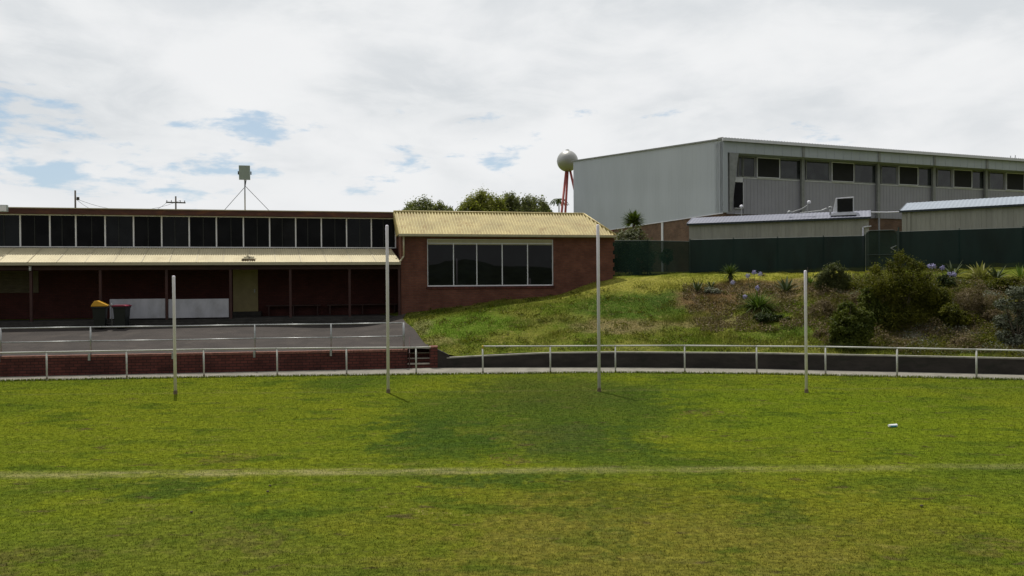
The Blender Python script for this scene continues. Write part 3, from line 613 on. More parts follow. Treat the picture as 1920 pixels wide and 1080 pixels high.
# little fitting on the verandah roof
ax, az = CB.loc(466, 489, .15); t_ = thing('roof_fitting', 'small brown vent box with a bent aerial on the cream verandah roof', 'fitting', tuple(CB.o + CB.fw @ Vector((ax, .15, az))), CB.a)
m_rust = mat('rusty_metal', (.16, .12, .075), .7, var=.3)
b = MB()
for i in range(7): b.box(-.3 + i * .088, -.3 + i * .088 + .07, -.12, .2, -.0, .085)
b.box(-.31, .31, -.08, .15, .0, .03); b.build('box', m_rust, t_)
MB().path([(0, .05, .06), (.02, .05, .17), (-.12, .05, .25)], .012, 6).path([(.02, .05, .17), (.13, .05, .2)], .012, 6).build('aerial', m_dark, t_)
ax, az = CB.loc(737, 489, .4); t_ = thing('roof_debris', 'leafy twig lying at the right end of the verandah roof', 'twig', tuple(CB.o + CB.fw @ Vector((ax, .4, az))), CB.a)
MB().path([(-.3, 0, 0), (0, .1, .05), (.25, 0, .16), (.3, 0, .02)], .012, 5).build('stem', m_dark, t_)

# bins and tap post
m_binb = mat('bin_green', (.010, .013, .012), .45, var=.1); m_yel = mat('bin_yellow', (.62, .33, .03), .4, var=.05); m_red = mat('bin_red', (.22, .02, .045), .4, var=.05); m_tyre = mat('tyre', (.012,) * 3, .8)
def wheelie(name, label, px, py, lidm, tilt):
    x, z = CB.loc(px, py, -1.05); p = CB.o + CB.fw @ Vector((x, -1.05, 0)); p.z = float(Z(p.x, p.y)) + .03
    t_ = thing(name, label, 'bin', tuple(p), CB.a + R(8 if tilt else -6), 'wheelie bins in front of the verandah')
    Hh = 1.0; t_.scale = (.86, .9, .98)
    MB().hexa([(-.25, -.28, .06), (.25, -.28, .06), (.25, .22, .06), (-.25, .22, .06)], [(-.31, -.36, Hh), (.31, -.36, Hh), (.31, .32, Hh), (-.31, .32, Hh)]).box(-.335, .335, -.385, .345, Hh - .07, Hh - .004).build('body', m_binb, t_, bevel=.02)
    ld = MB()
    if tilt: ld.prism([(-.36, Hh + .02), (-.36, Hh + .05), (-.22, Hh + .25), (-.08, Hh + .285), (.38, Hh + .08), (.40, Hh + .02)], 'y', -.38, .36)
    else: ld.prism([(-.36, Hh), (-.36, Hh + .035), (-.25, Hh + .075), (.25, Hh + .075), (.36, Hh + .035), (.36, Hh)], 'y', -.40, .36)
    ld.build('lid', lidm, t_, bevel=.02)
    for s_ in (-1, 1): MB().tube((s_ * .27, .2, .1), (s_ * .33, .2, .1), .1, n=16).build('wheel', m_tyre, t_)
    MB().tube((-.2, .40, Hh - .03), (.2, .40, Hh - .03), .016).tube((-.2, .33, Hh - .04), (-.2, .40, Hh - .03), .016).tube((.2, .33, Hh - .04), (.2, .40, Hh - .03), .016).build('handle', m_binb, t_)
wheelie('wheelie_bin', 'dark green wheelie bin with a raised yellow lid by the verandah', 188, 607, m_yel, True)
wheelie('wheelie_bin', 'dark wheelie bin with a closed dark red lid by the white panel', 229, 606, m_red, False)
x, z = CB.loc(210, 606, -.8); p = CB.o + CB.fw @ Vector((x, -.8, 0)); p.z = float(Z(p.x, p.y)) + .02
t_ = thing('tap_post', 'thin standpipe with tap and meter head between the two bins', 'tap', tuple(p)); MB().tube((0, 0, 0), (0, 0, .95), .016).build('pipe', m_galv, t_)
MB().lathe([(.0, 0), (.05, .02), (.06, .1), (.03, .17), (0, .19)], (0, 0, .93), 12).build('tap_head', m_galv, t_, smooth=True); MB().tube((0, -.02, .9), (-.03, -.12, .84), .014).build('spout', m_galv, t_)

# ------------------------------------------------------------------ brick retaining wall, steps, railing
bw = thing('brick_retaining_wall', 'low dark red brick retaining wall below the asphalt yard', 'wall', (WALL_B.x, WALL_B.y, 0), math.atan2(WALL_B.y - WALL_A.y, WALL_B.x - WALL_A.x))
BF = Frame(WALL_B.x, WALL_B.y, 0, math.degrees(math.atan2(WALL_B.y - WALL_A.y, WALL_B.x - WALL_A.x)))
sx0, sx1, px1 = BF.x(764, 0, 690), BF.x(806, 0, 690), BF.x(820.5, 0, 690)
MB().box(-42, sx0, 0, .23, -.2, BW_TOP - .085).build('wall', m_brick2, bw)
cp_ = MB(); u = -42.
while u < sx0 - .02: cp_.box(u, min(u + .105, sx0), -.012, .235, BW_TOP - .083, BW_TOP + RNG.uniform(-.003, .003)); u += .112
cp_.build('header_course', m_cap, bw)
pl = MB().box(sx1, px1, -.03, .42, -.2, BW_TOP + .03); pl.build('pier', m_brick2, bw); MB().box(sx1 - .01, px1 + .01, -.04, .43, BW_TOP + .032, BW_TOP + .10).build('pier_cap', m_cap, bw)
MB().prism([(px1, -.2), (px1 + .46, -.2), (px1 + .46, .50), (px1, .73)], 'y', -.015, .30).build('buttress', m_retw, bw)
m_tread = mat('pale_tread', (.42, .38, .32), .9, var=.2, vscale=5)
st_ = thing('brick_steps', 'short flight of brick steps with pale treads between wall and pier', 'steps', tuple(BF.o + BF.fw @ Vector((sx0, .05, 0))), BF.a)
for i in range(4):
    h = BW_TOP * (i + 1) / 4; MB().box(.002, sx1 - sx0 - .002, i * .3, i * .3 + .3 if i < 3 else 1.35, -.2, h - .035).build('riser', m_brick2, st_); MB().box(.002, sx1 - sx0 - .002, i * .3 - .02, i * .3 + (.28 if i < 3 else 1.05), h - .033, h + (.012 if i == 3 else 0)).build('tread', m_tread, st_)
hr = thing('step_handrail', 'dark thin handrail post at the left side of the brick steps', 'handrail', tuple(BF.o + BF.fw @ Vector((sx0 + .08, -.02, 0))), BF.a)
MB().tube((0, -.03, 0), (0, -.03, .62), .022).build('post', m_paintbr, hr); MB().tube((0, -.03, .6), (0, 1.0, 1.15), .02).build('rail', m_paintbr, hr)
rl = thing('yard_railing', 'galvanised two-rail pipe railing along the top of the brick wall', 'railing', tuple(BF.o), BF.a)
RY = .12
pxs = [-320, -160, 1.5, 170, 326, 478, 621, 757]; rp = [BF.x(q, RY, 640) for q in pxs]; RH = BW_TOP + 1.02
for i, x in enumerate(rp):
    MB().tube((x, RY, BW_TOP - (.0 if i == 7 else .0)), (x, RY, RH + .02), .030 if i < 7 else .042, n=10).build('rail_post', m_galv, rl, smooth=True)
    if i < 7: MB().box(x - .04, x + .04, -.03, RY, BW_TOP + .003, BW_TOP + .03).box(x - .04, x + .04, -.034, -.014, BW_TOP - .2, BW_TOP + .035).build('bracket', m_galv, rl)
for nm, zz_ in (('top_rail', RH), ('mid_rail', BW_TOP + .50)):
    MB().path([(a, RY - .0, zz_ + (.01 if i % 2 else 0)) for i, a in enumerate(rp)], .024, 8).build(nm, m_galv, rl, smooth=True)
# concrete retaining wall
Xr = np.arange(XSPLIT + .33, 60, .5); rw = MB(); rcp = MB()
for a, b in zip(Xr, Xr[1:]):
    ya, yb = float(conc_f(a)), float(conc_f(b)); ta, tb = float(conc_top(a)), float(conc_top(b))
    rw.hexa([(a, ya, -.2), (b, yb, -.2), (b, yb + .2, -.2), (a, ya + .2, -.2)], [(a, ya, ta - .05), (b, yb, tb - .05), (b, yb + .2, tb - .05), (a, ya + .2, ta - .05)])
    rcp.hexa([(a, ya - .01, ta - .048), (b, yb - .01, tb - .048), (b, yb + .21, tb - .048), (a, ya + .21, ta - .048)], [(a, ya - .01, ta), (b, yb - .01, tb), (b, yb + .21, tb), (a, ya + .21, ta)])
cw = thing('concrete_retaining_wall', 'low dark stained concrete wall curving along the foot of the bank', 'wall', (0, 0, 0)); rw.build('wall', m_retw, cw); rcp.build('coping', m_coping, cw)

# ------------------------------------------------------------------ boundary fences
m_fwhite = mat('chipped_white_paint', (.50, .50, .46), .5, var=.08, vscale=9, dirt=(.24, .2, .14), dscale=9, dirt_amt=.55, bump=.2)
m_yelp = mat('yellow_paint', (.55, .42, .06), .5)
def bfence(posts, label, x_end=None, first=None):
    pts = [ground(px, py) for px, py in posts]; o = pts[0]; t_ = thing('boundary_fence', label, 'fence', (o.x, o.y, 0), 0, 'white boundary fences round the oval')
    tops = []
    for i, p in enumerate(pts):
        q = p - o; h = .965 + RNG.uniform(-.01, .01); MB().tube((q.x, q.y, -.05), (q.x + RNG.uniform(-.008, .008), q.y, h), .029, n=10).build('fence_post', m_fwhite, t_, smooth=True)
        tops.append(Vector((q.x, q.y - .0, h)))
        MB().tube((q.x, q.y, 0), (q.x, q.y, .07), .033, n=10).build('post_foot', m_rust, t_)
    if x_end: e = ground(*x_end) - o; tops.append(Vector((e.x, e.y, .965)))
    MB().path([a + Vector((0, -.0, .02)) for a in tops], .027, 8).build('top_rail', m_fwhite, t_, smooth=True)
    if first: lab(MB().lathe([(0, -.07), (.036, -.07), (.04, .03), (.03, .055), (0, .06)], tuple(tops[0]), 10).build('post_cap', m_yelp, t_, smooth=True), 'yellow painted post top')
bfence([(-330, 722), (-200, 718.5), (-62, 715), (88, 711.5), (238, 708.5), (382.5, 706), (520, 703.8), (650, 702.2), (780.5, 701.5)], 'white pipe boundary fence in front of the brick wall, left section', (808, 701.3))
bfence([(905.5, 699.5), (1032, 699), (1154, 698.3), (1284, 698.4), (1419, 700), (1548, 703), (1682, 706.5), (1831, 710.5), (1985, 716), (2150, 722)], 'white pipe boundary fence in front of the grassy bank, right section', None, True)

# ------------------------------------------------------------------ goal posts
m_post = mat('post_paint', (.82, .75, .86), .45, var=.06, vscale=6, dirt=(.3, .28, .22), dscale=3, dirt_amt=.3, stretch=(3, 3, .6))
def gpost(bx, by, tx, ty, r, label):
    b = ground(bx, by); d = ray(tx, ty); H = CAMH + d.z / d.y * b.y; X = d.x / d.y * b.y
    t_ = thing('goal_post', label, 'goal post', tuple(b), 0, 'football goal posts')
    lean = X - b.x
    MB().lathe([(r, 0), (r, H - .03), (r * .85, H - .008), (r * .5, H), (0, H + .004)], (0, 0, 0), 16).build('shaft', m_post, t_, smooth=True)
    me = t_.children[0].data
    for v in me.vertices: v.co.x += lean * v.co.z / H
    MB().lathe([(r + .012, 0), (r + .012, .10), (r + .004, .11), (r, .12)], (0, 0, 0), 16).build('sleeve', m_rust, t_)
gpost(329, 739, 325.5, 517, .045, 'shorter white post at the far left, in front of the asphalt yard')
gpost(728, 736.5, 725.5, 422, .048, 'tall white post in front of the left end of the brick wing')
gpost(1123.5, 734, 1121, 421, .048, 'tall white post in front of the right end of the brick wing')
gpost(1512, 736.5, 1510, 507, .042, 'shorter white post at the right, in front of the planted bank')

# ------------------------------------------------------------------ gymnasium
GO = at(1357, 528, 50.); GYM = Frame(GO.x, GO.y, 4.0, 20.0)
def rib_wall(mb, x0, x1, y, z0f, z1f, pitch, d, wid, face='-y'):
    """profiled sheet wall: flat pans with raised ribs, facing local -y"""
    pts = []; u = x0
    while u < x1 - 1e-6:
        for k, o in ((0, 0), (pitch - wid, 0), (pitch - wid * .8, d), (pitch - wid * .2, d)):
            if u + k <= x1: pts.append((u + k, o))
        u += pitch
    pts.append((x1, 0)); V = []; F = []
    for u, o in pts:
        V += [(u, y - o, z0f(u) if callable(z0f) else z0f), (u, y - o, z1f(u) if callable(z1f) else z1f)]
    n = len(pts); F = [(2 * i, 2 * i + 2, 2 * i + 3, 2 * i + 1) for i in range(n - 1)]
    return mb.add(V, F)
m_clad = mat('grey_cladding', (.375, .405, .455), .6, var=.05, vscale=.5, dirt=(.335, .36, .395), dscale=.35, dirt_amt=.3, stretch=(1, 1, .3))
m_clad2 = mat('mid_grey_cladding', (.305, .30, .355), .6, var=.06, vscale=.5)
m_gtrim = mat('pale_trim', (.60, .60, .66), .5, var=.05); m_gcol = mat('grey_column', (.22, .225, .23), .6)
m_gg = glass_mat('gym_glass', (.030, .034, .038), .05, .7); m_screen = mat('window_screen', (.010, .010, .011), .8)
gym = thing('gymnasium', 'large pale grey metal-clad sports hall with a strip of upper windows', 'building', tuple(GYM.o), GYM.a)
ztc = GYM.z(1357, 262); zcb = GYM.z(1357, 398.5); LG = 24.6; zrear = ztc + 2.25
for _k in range(400):
    _p = GYM.o + GYM.fw @ Vector((0, 15 + _k * .05, 0)); LG = 15 + _k * .05
    if 960 + FPX * _p.x / _p.y < 1078 - (530 - 350) * .007: break
zrear = at(1078, 300.5, (GYM.o + GYM.fw @ Vector((0, LG, 0))).y).z - 4.0 - .09
print('hall length', LG, zrear, ztc)
RC = .95; XR = GYM.x(2250, 0, 300)
# side wall facing left (local x = 0 plane): build rotated frame by hand
sw = MB(); n = 60; V = []; F = []; pts = []
yy = 0.
while yy < LG: pts += [(yy, 0), (yy + .38, 0), (yy + .40, .006), (yy + .43, .006), (yy + .45, 0)]; yy += .46
pts = [p for p in pts if p[0] < LG] + [(LG, 0)]
for y, o in pts: V += [(-o, y, zcb), (-o, y, ztc + (zrear - ztc) * y / LG)]
sw.add(V, [(2 * i, 2 * i + 1, 2 * i + 3, 2 * i + 2) for i in range(len(pts) - 1)]); sw.build('side_cladding', m_clad, gym)
body = MB().prism([(RC + .03, zcb + .02), (LG, zcb + .02), (LG, zrear - .05), (.03 + RC, ztc - .05)], 'x', .02, XR)
body.build('inner_wall', m_clad2, gym)
base = MB().box(.05, XR, RC + .05, LG - .03, -.8, zcb + .018).box(.05, .3, .06, RC + .048, -.8, zcb + .018); base.build('brick_base', m_brickg, gym)
for y in (7.7, 16.9): MB().box(-.03, .05, y - .12, y + .12, -.8, zcb).build('base_pier', m_gtrim, gym)
MB().box(-.04, .0 - .022, 0, LG, zcb - .06, zcb - .003).build('flashing', m_gtrim, gym)
rf = MB(); rf.hexa([(-.12, -.12, ztc), (XR, -.12, ztc), (XR, LG + .2, zrear), (-.12, LG + .2, zrear)], [(-.12, -.12, ztc + .09), (XR, -.12, ztc + .09), (XR, LG + .2, zrear + .09), (-.12, LG + .2, zrear + .09)]); rf = rf.build('roof', m_gcol, gym)
corrug(lambda u: (u, -.16, ztc + .12), lambda u: (u, .5, ztc + .165), -.12, XR, .24, .03, (0, 0, 1)).build('roof_sheet', m_gtrim, rf)
MB().box(-.16, XR, -.24, -.122, ztc - .10, ztc + .10).build('gutter', m_gtrim, gym)
zfb = GYM.z(1440, 290.5)
fa = MB(); rib_wall(fa, .35, XR, 0, zfb, ztc - .1, .76, .018, .05); fa.box(.35, XR, .03, RC + .02, zfb + .0, zfb + .06).build('fascia_cladding', m_clad, gym)
MB().box(0, .35, -.02, RC, zcb + .002, ztc - .1).build('corner_pilaster', m_clad, gym)
# tapered fin
xf = GYM.x(1370, 0, 340); xg = GYM.x(1384.5, 0, 290)
MB().prism([(xf - .1, zcb + .1), (xf + .06, zcb + .1), (xg, zfb - .0), (xf - .1, zfb)], 'y', -.03, .12).build('fin', m_gcol, gym)
zws, zwt = GYM.z(1440, 333.5, RC), GYM.z(1440, 297.0, RC)
wl = MB(); xw0 = GYM.x(1394, RC, 360); rib_wall(wl, xw0, XR, RC - .02, zcb + .02, zws - .12, .30, .014, .05); wl.build('front_cladding', m_clad2, gym)
MB().box(.36, XR, RC - .06, RC + .02, zws - .118, zws - .05).build('sill', m_gtrim, gym)
cols = [1506, 1648, 1752, 1850, 1944, 2034]
for q in cols:
    x = GYM.x(q, RC - .3, 330); MB().box(x - .12, x + .12, RC - .30, RC - .125, zcb, zfb - .003).build('column', m_gcol, gym)
    x = GYM.x(q, 0, 290); MB().box(x - .10, x + .10, -.06, -.02, zfb, ztc - .11).build('joint_cover', m_gcol, gym)
    x = GYM.x(q, RC - .4, 400)
    if q == 1648: MB().tube((x, RC - .4, -.8), (x, RC - .4, zcb), .07).build('drain_pipe', m_gcol, gym, smooth=True)
units = [(1384, 1391.5, 0), (1393, 1415, 0), (1418.5, 1461, 1), (1462, 1501, 0), (1511, 1555, 0), (1558.5, 1600, 1), (1601.5, 1642, 0), (1652, 1681, 0), (1684, 1720, 1), (1721.5, 1748, 0), (1757, 1783, 0), (1786.5, 1821, 1), (1822, 1846, 0), (1855, 1882, 0), (1885.5, 1919, 1), (1920, 1941, 0), (1948, 1976, 0), (1978, 2010, 1)]
for a, b, dk in units:
    xa, xb = GYM.x(a, RC - .05, 320), GYM.x(b, RC - .05, 320); yo = RC - (.10 if dk else .05)
    fw = .045
    w_ = MB().box(xa, xa + fw, yo - .03, RC + .01, zws - .04, zwt + .02).box(xb - fw, xb, yo - .03, RC + .01, zws - .04, zwt + .02).box(xa + fw, xb - fw, yo - .03, RC + .01, zws - .04, zws + .02).box(xa + fw, xb - fw, yo - .03, RC + .01, zwt - .04, zwt + .02)
    wo_ = w_.build('window', m_gtrim if dk else m_gcol, gym)
    MB().box(xa + fw, xb - fw, yo, yo + .02, zws + .02, zwt - .04).build('screen' if dk else 'pane', m_screen if dk else m_gg, wo_)
xa, xb = GYM.x(1377, RC - .05, 360), GYM.x(1394, RC - .05, 360); za, zb = GYM.z(1387, 390, RC), GYM.z(1387, 342, RC)
w_ = MB().box(xb - .05, xb, RC - .08, RC + .01, za, zb).box(xa, xb - .05, RC - .08, RC + .01, za - .05, za).box(xa, xb - .05, RC - .08, RC + .01, zb, zws - .13).build('window', m_gtrim, gym)
MB().box(xa, xb - .05, RC - .04, RC - .02, za, zb).build('pane', m_glass, w_); MB().box(xa, xb, RC - .07, RC + .01, zcb + .02, za - .4).build('lower_panel', m_gtrim, gym)
# aerials on the hall roof
p = GYM.o + GYM.fw @ Vector((GYM.x(1895, 3., 290), 3., ztc + .4))
t_ = thing('roof_aerial', 'thin metal aerial frame on the roof of the grey hall, far right', 'aerial', tuple(p), GYM.a)
b = MB().tube((0, 0, -.1), (0, 0, .62), .03).tube((.55, 0, -.1), (.55, 0, .7), .03).tube((-.8, 0, .18), (.9, 0, .12), .03).tube((-.8, 0, -.05), (-.8, 0, .18), .025).tube((.9, 0, -.05), (.9, 0, .12), .025)
b.build('frame', m_galv, t_)

# ------------------------------------------------------------------ sheds
m_shed = mat('shed_sheet', (.30, .295, .26), .65, var=.12, vscale=.8, dirt=(.19, .18, .155), dscale=1.1, dirt_amt=.5, stretch=(2.5, 2.5, .4))
m_sroof1 = mat('lilac_grey_roof', (.18, .188, .235), .45, .1, var=.06); m_sroof2 = mat('pale_blue_roof', (.25, .29, .34), .45, .1, var=.06); m_strim = mat('navy_trim', (.02, .028, .035), .5)
def shed(label, a, b, zdepth, wid, roofm, ridge_a, right_px, side=False):
    A_ = at(a[0], a[1], zdepth[0]); z = A_.z; d = ray(b[0], b[1]); kk = (z - CAMH) / d.z; B_ = Vector((d.x * kk, d.y * kk, z))
    ang = math.atan2(B_.y - A_.y, B_.x - A_.x); F = Frame(A_.x, A_.y, 3.6, math.degrees(ang)); Ls = (B_ - A_).length
    if right_px: Ls = right_px
    t_ = thing('storage_shed', label, 'shed', tuple(F.o), ang, 'metal sheds behind the green fence'); ze = z - 3.6
    zr = F.z(*ridge_a, wid / 2)
    fw_ = MB(); rib_wall(fw_, 0, Ls, 0, 0, ze - .08, .22, .012, .05); fw_.build('front_wall', m_shed, t_)
    sd_ = MB().prism([(0.01, 0), (wid, 0), (wid, ze - .08), (wid / 2, zr - .1), (.01, ze - .08)], 'x', .01, .04).prism([(0.01, 0), (wid, 0), (wid, ze - .08), (wid / 2, zr - .1), (.01, ze - .08)], 'x', Ls - .04, Ls - .01).box(.04, Ls - .04, wid - .03, wid, 0, ze - .08)
    sd_.build('end_wall', m_shed, t_)
    rf_ = corrug(lambda u: (u, -.10, ze), lambda u: (u, wid / 2, zr), -.08, Ls + .08, .19, .007, (0, -.2, .98)).build('roof', roofm, t_)
    MB().add([(-.08, wid / 2, zr), (Ls + .08, wid / 2, zr), (Ls + .08, wid + .1, ze), (-.08, wid + .1, ze)], [(0, 1, 2, 3)]).build('rear_slope', roofm, rf_)
    MB().box(-.09, Ls + .09, -.17, -.10, ze - .11, ze - .005).build('gutter', m_strim, t_)
    bg_ = MB()
    for u in (-.11, Ls + .08): bg_.hexa([(u, -.16, ze - .11), (u + .03, -.16, ze - .11), (u + .03, wid / 2, zr - .1), (u, wid / 2, zr - .1)], [(u, -.16, ze + .02), (u + .03, -.16, ze + .02), (u + .03, wid / 2, zr + .02), (u, wid / 2, zr + .02)])
    bg_.build('barge_board', m_strim if side else roofm, t_)
    return F, t_, ze, zr, Ls
F1, shed1, ze1, zr1, L1 = shed('long grey shed with a lilac-grey roof carrying a cooler box', (1292, 419.5), (1629, 406.5), (43.4,), 3.0, m_sroof1, (1306, 408), None)
F2, shed2, ze2, zr2, L2 = shed('grey shed with a pale blue roof at the right edge', (1691, 395), (1920, 382.5), (39.,), 5.2, m_sroof2, (1735, 378.5), 14., True)
MB().tube((L1 - .28, -.05, ze1 - .55), (L1 - .28, -.05, 0), .035).tube((L1 - .28, -.05, ze1 - .55), (L1 + .12, -.05, ze1 - .5), .035).build('downpipe', m_gtrim, shed1, smooth=True)
MB().box(.28, .40, -.06, -.025, 0, ze2 - .1).build('downpipe', m_shed, shed2)
# cooler
def onf(F, x, y, z): p = F.o + F.fw @ Vector((x, y, 0)); p.z = F.o.z + z; return tuple(p)
cx0, cx1 = F1.x(1565, .4, 390), F1.x(1601, .4, 390); zc_0 = F1.z(1585, 403, .35); zc_1 = F1.z(1585, 369.5, .35); cw_ = cx1 - cx0
t_ = thing('rooftop_cooler', 'boxy evaporative cooler with dark louvred face on the shed roof', 'air conditioner', onf(F1, cx0, .35, zc_0), F1.a); hc = zc_1 - zc_0
MB().hexa([(-.12, 0, .1), (cw_ - .0, 0, .1), (cw_ - .0, .9, .1), (-.12, .9, .1)], [(.06, .0, hc - .03), (cw_ - .0, .0, hc), (cw_ - .0, .85, hc), (.06, .85, hc - .03)]).build('casing', m_gtrim, t_, bevel=.02)
lv = MB().box(.13, cw_ - .05, -.012, -.003, .17, hc - .07)
for i in range(12): zz_ = .18 + (hc - .28) * i / 12; lv.box(.15, cw_ - .07, -.03, -.013, zz_, zz_ + .02)
lv.build('louvre_panel', m_screen, t_)
MB().box(-.2, cw_ + .12, -.15, .95, -.02, .098).build('plinth', m_gtrim, t_)
MB().tube((-.22, .2, .05), (-.22, .2, .42), .05).lathe([(0, .4), (.10, .42), (.10, .5), (0, .52)], (-.22, .2, 0), 12).build('vent', m_galv, t_, smooth=True)
# bent lamp arm and conduit on the shed roof
q0, q1, q2 = F1.loc(1480, 399.5, .6), F1.loc(1514, 385, .6), F1.loc(1550, 396.5, .6)
t_ = thing('roof_lamp', 'round white lamp on a bent arm above the lilac-grey shed roof', 'light', onf(F1, q1[0], .6, q0[1]), F1.a); o_ = q1[0]
MB().path([(q0[0] - o_, 0, .0), (-.3, 0, .2), (0, 0, q1[1] - q0[1]), (.03, 0, q1[1] - q0[1] + .1)], .025).tube((0, 0, q1[1] - q0[1]), (-.03, 0, -.05), .02).build('arm', m_galv, t_)
MB().lathe([(0, -.1), (.07, -.08), (.1, 0), (.07, .08), (0, .1)], (.08, -.02, q1[1] - q0[1] + .17), 14).build('lamp_head', m_white, t_, smooth=True)
MB().tube((-.4, 0, -.02), (q2[0] - o_ - .25, 0, .06), .032).tube((q2[0] - o_ - .25, 0, .06), (q2[0] - o_, 0, .16), .045).build('conduit', m_galv, t_)
MB().lathe([(0, -.08), (.1, -.06), (.11, .06), (0, .1)], (q0[0] - o_, 0, .04), 12).build('junction', m_galv, t_, smooth=True)
px_, pz_ = F1.loc(1386, 389, 2.4); t_ = thing('vent_pipe', 'thin pipe with a round white cowl behind the left part of the shed', 'vent', onf(F1, px_, 3.4, 0)); MB().tube((0, 0, 0), (0, 0, pz_ + .1), .02).build('pipe', m_galv, t_); MB().lathe([(0, -.09), (.09, -.06), (.11, 0), (.08, .07), (0, .1)], (0, 0, pz_ + .16), 14).build('cowl', m_white, t_, smooth=True)
# service pipe bridging the two sheds
a_ = Vector(onf(F1, L1 + .05, 1.2, F1.z(1630, 398, 1.2))); b_ = Vector(onf(F2, .0, 1.0, F2.z(1678, 398, 1.)))
t_ = thing('service_pipe', 'pale pipe bridging the gap between the two sheds', 'pipe', tuple(a_)); MB().path([(0, 0, 0), (b_ - a_) * .5 + Vector((0, 0, -.02)), b_ - a_], .035).build('pipe', m_gtrim, t_)

# ------------------------------------------------------------------ shade cloth fences and gate
def cloth_mat(name, col, alpha):
    m, t, p = newmat(name); o = N(t, 'ShaderNodeTexCoord')
    c = MIX(t, MR(t, NZ(t, VM(t, 'MULTIPLY', o.outputs['Object'], (1, 1, .3)), 1.2, 5), .35, .65), tuple(x * .75 for x in col), tuple(x * 1.25 for x in col))
    t.links.new(c, p.inputs['Base Color']); p.inputs['Roughness'].default_value = .85; p.inputs['Specular IOR Level'].default_value = .15
    tr = N(t, 'ShaderNodeBsdfTransparent'); mx = N(t, 'ShaderNodeMixShader'); mx.inputs[0].default_value = alpha
    t.links.new(p.outputs[0], mx.inputs[1]); t.links.new(tr.outputs[0], mx.inputs[2]); t.links.new(mx.outputs[0], t.nodes['Material Output'].inputs[0]); return m
m_cloth = cloth_mat('green_shade_cloth', (.007, .019, .018), .05); m_cloth2 = cloth_mat('thin_shade_cloth', (.013, .032, .025), .11); m_fpost = mat('dark_fence_steel', (.03, .045, .04), .6)
def cfence(name, label, pts, m, ps, cat='fence'):
    """pts: (px, py_top, Y)"""
    P = [at(a, b, Y) for a, b, Y in pts]; o = P[0].copy(); o.z = float(Z(o.x, o.y))
    t_ = thing(name, label, cat, tuple(o)); V = []; nseg = 0; F = []; S = []
    for A_, B_ in zip(P, P[1:]):
        n = max(2, int((B_ - A_).length / .3))
        for i in range(n + (1 if B_ is P[-1] else 0)): S.append(A_.lerp(B_, i / n))
    for j, q in enumerate(S):
        zb_ = float(Z(q.x, q.y)) - .05; wv = .02 * math.sin(j * 1.7) + .015 * math.sin(j * .6)
        sg = .018 * abs(math.sin(j * .5))
        for k in range(5): V.append((q.x - o.x, q.y - o.y + wv * math.sin(k * 1.3), zb_ + (q.z - sg - zb_) * k / 4 - o.z))
    for j in range(len(S) - 1):
        for k in range(4): i = j * 5 + k; F.append((i, i + 5, i + 6, i + 1))
    MB().add(V, F).build('shade_cloth', m, t_, smooth=True)
    MB().path([q - o + Vector((0, .05, -.01)) for q in S[::3] + [S[-1]]], .02, 6).build('top_rail', m_fpost, t_)
    for px in ps:
        k = min(range(len(S)), key=lambda i: abs(960 + FPX * S[i].x / S[i].y - px)); q = S[k] - o
        MB().tube((q.x, q.y + .06, float(Z(S[k].x, S[k].y)) - .1 - o.z), (q.x, q.y + .06, q.z + .06), .03).build('fence_post', m_fpost, t_)
    return t_
cfence('shade_cloth_fence', 'thin see-through green shade cloth fence beside the brick wing', [(1140, 451, 41.5), (1214, 451, 41.3), (1293, 452.5, 41.)], m_cloth2, (1150, 1216, 1292))
cfence('shade_cloth_fence', 'long dark green shade cloth fence in front of the lilac-roofed shed', [(1294, 449.5, 40.95), (1400, 447, 39.7), (1622, 442, 37.05)], m_cloth, (1295, 1380, 1462, 1545, 1621))
cfence('shade_cloth_fence', 'very dark green shade cloth fence in front of the blue-roofed shed', [(1684, 434.5, 36.4), (1800, 430.5, 35.3), (1920, 426.5, 34.), (2200, 417, 31.)], m_cloth, (1684, 1799, 1915, 2040))
# gate with rounded frame
GA, GB = at(1623, 433, 36.9), at(1682, 433, 36.45); zb_ = float(Z(GA.x, GA.y)) ; GF = math.atan2(GB.y - GA.y, GB.x - GA.x); LGt = (GB - GA).xy.length; HG = GA.z - zb_
gt = thing('fence_gate', 'dark green gate with rounded pipe frame between the fences', 'gate', (GA.x, GA.y - .03, zb_), GF)
MB().path([(0, 0, 0.05), (0, 0, HG - .18), (.06, 0, HG - .06), (.18, 0, HG), (LGt - .18, 0, HG), (LGt - .06, 0, HG - .06), (LGt, 0, HG - .18), (LGt, 0, .05), (0, 0, .05)], .024).tube((0, 0, HG * .4), (LGt, 0, HG * .4), .018).build('frame', m_fpost, gt)
MB().add([(0.02, .03, .06), (LGt - .02, .03, .06), (LGt - .02, .03, HG - .14), (LGt - .16, .03, HG - .02), (.16, .03, HG - .02), (.02, .03, HG - .14)], [(0, 1, 2, 3, 4, 5)]).build('shade_cloth', m_cloth2, gt)
MB().tube((LGt + .05, 0, -.1), (LGt + .05, 0, HG + .14), .035).build('gate_post', m_fpost, gt); MB().path([(LGt - .05, -.02, HG * .62), (LGt - .3, -.04, HG * .56), (LGt - .1, -.03, HG * .5)], .012).build('chain', m_galv, gt)

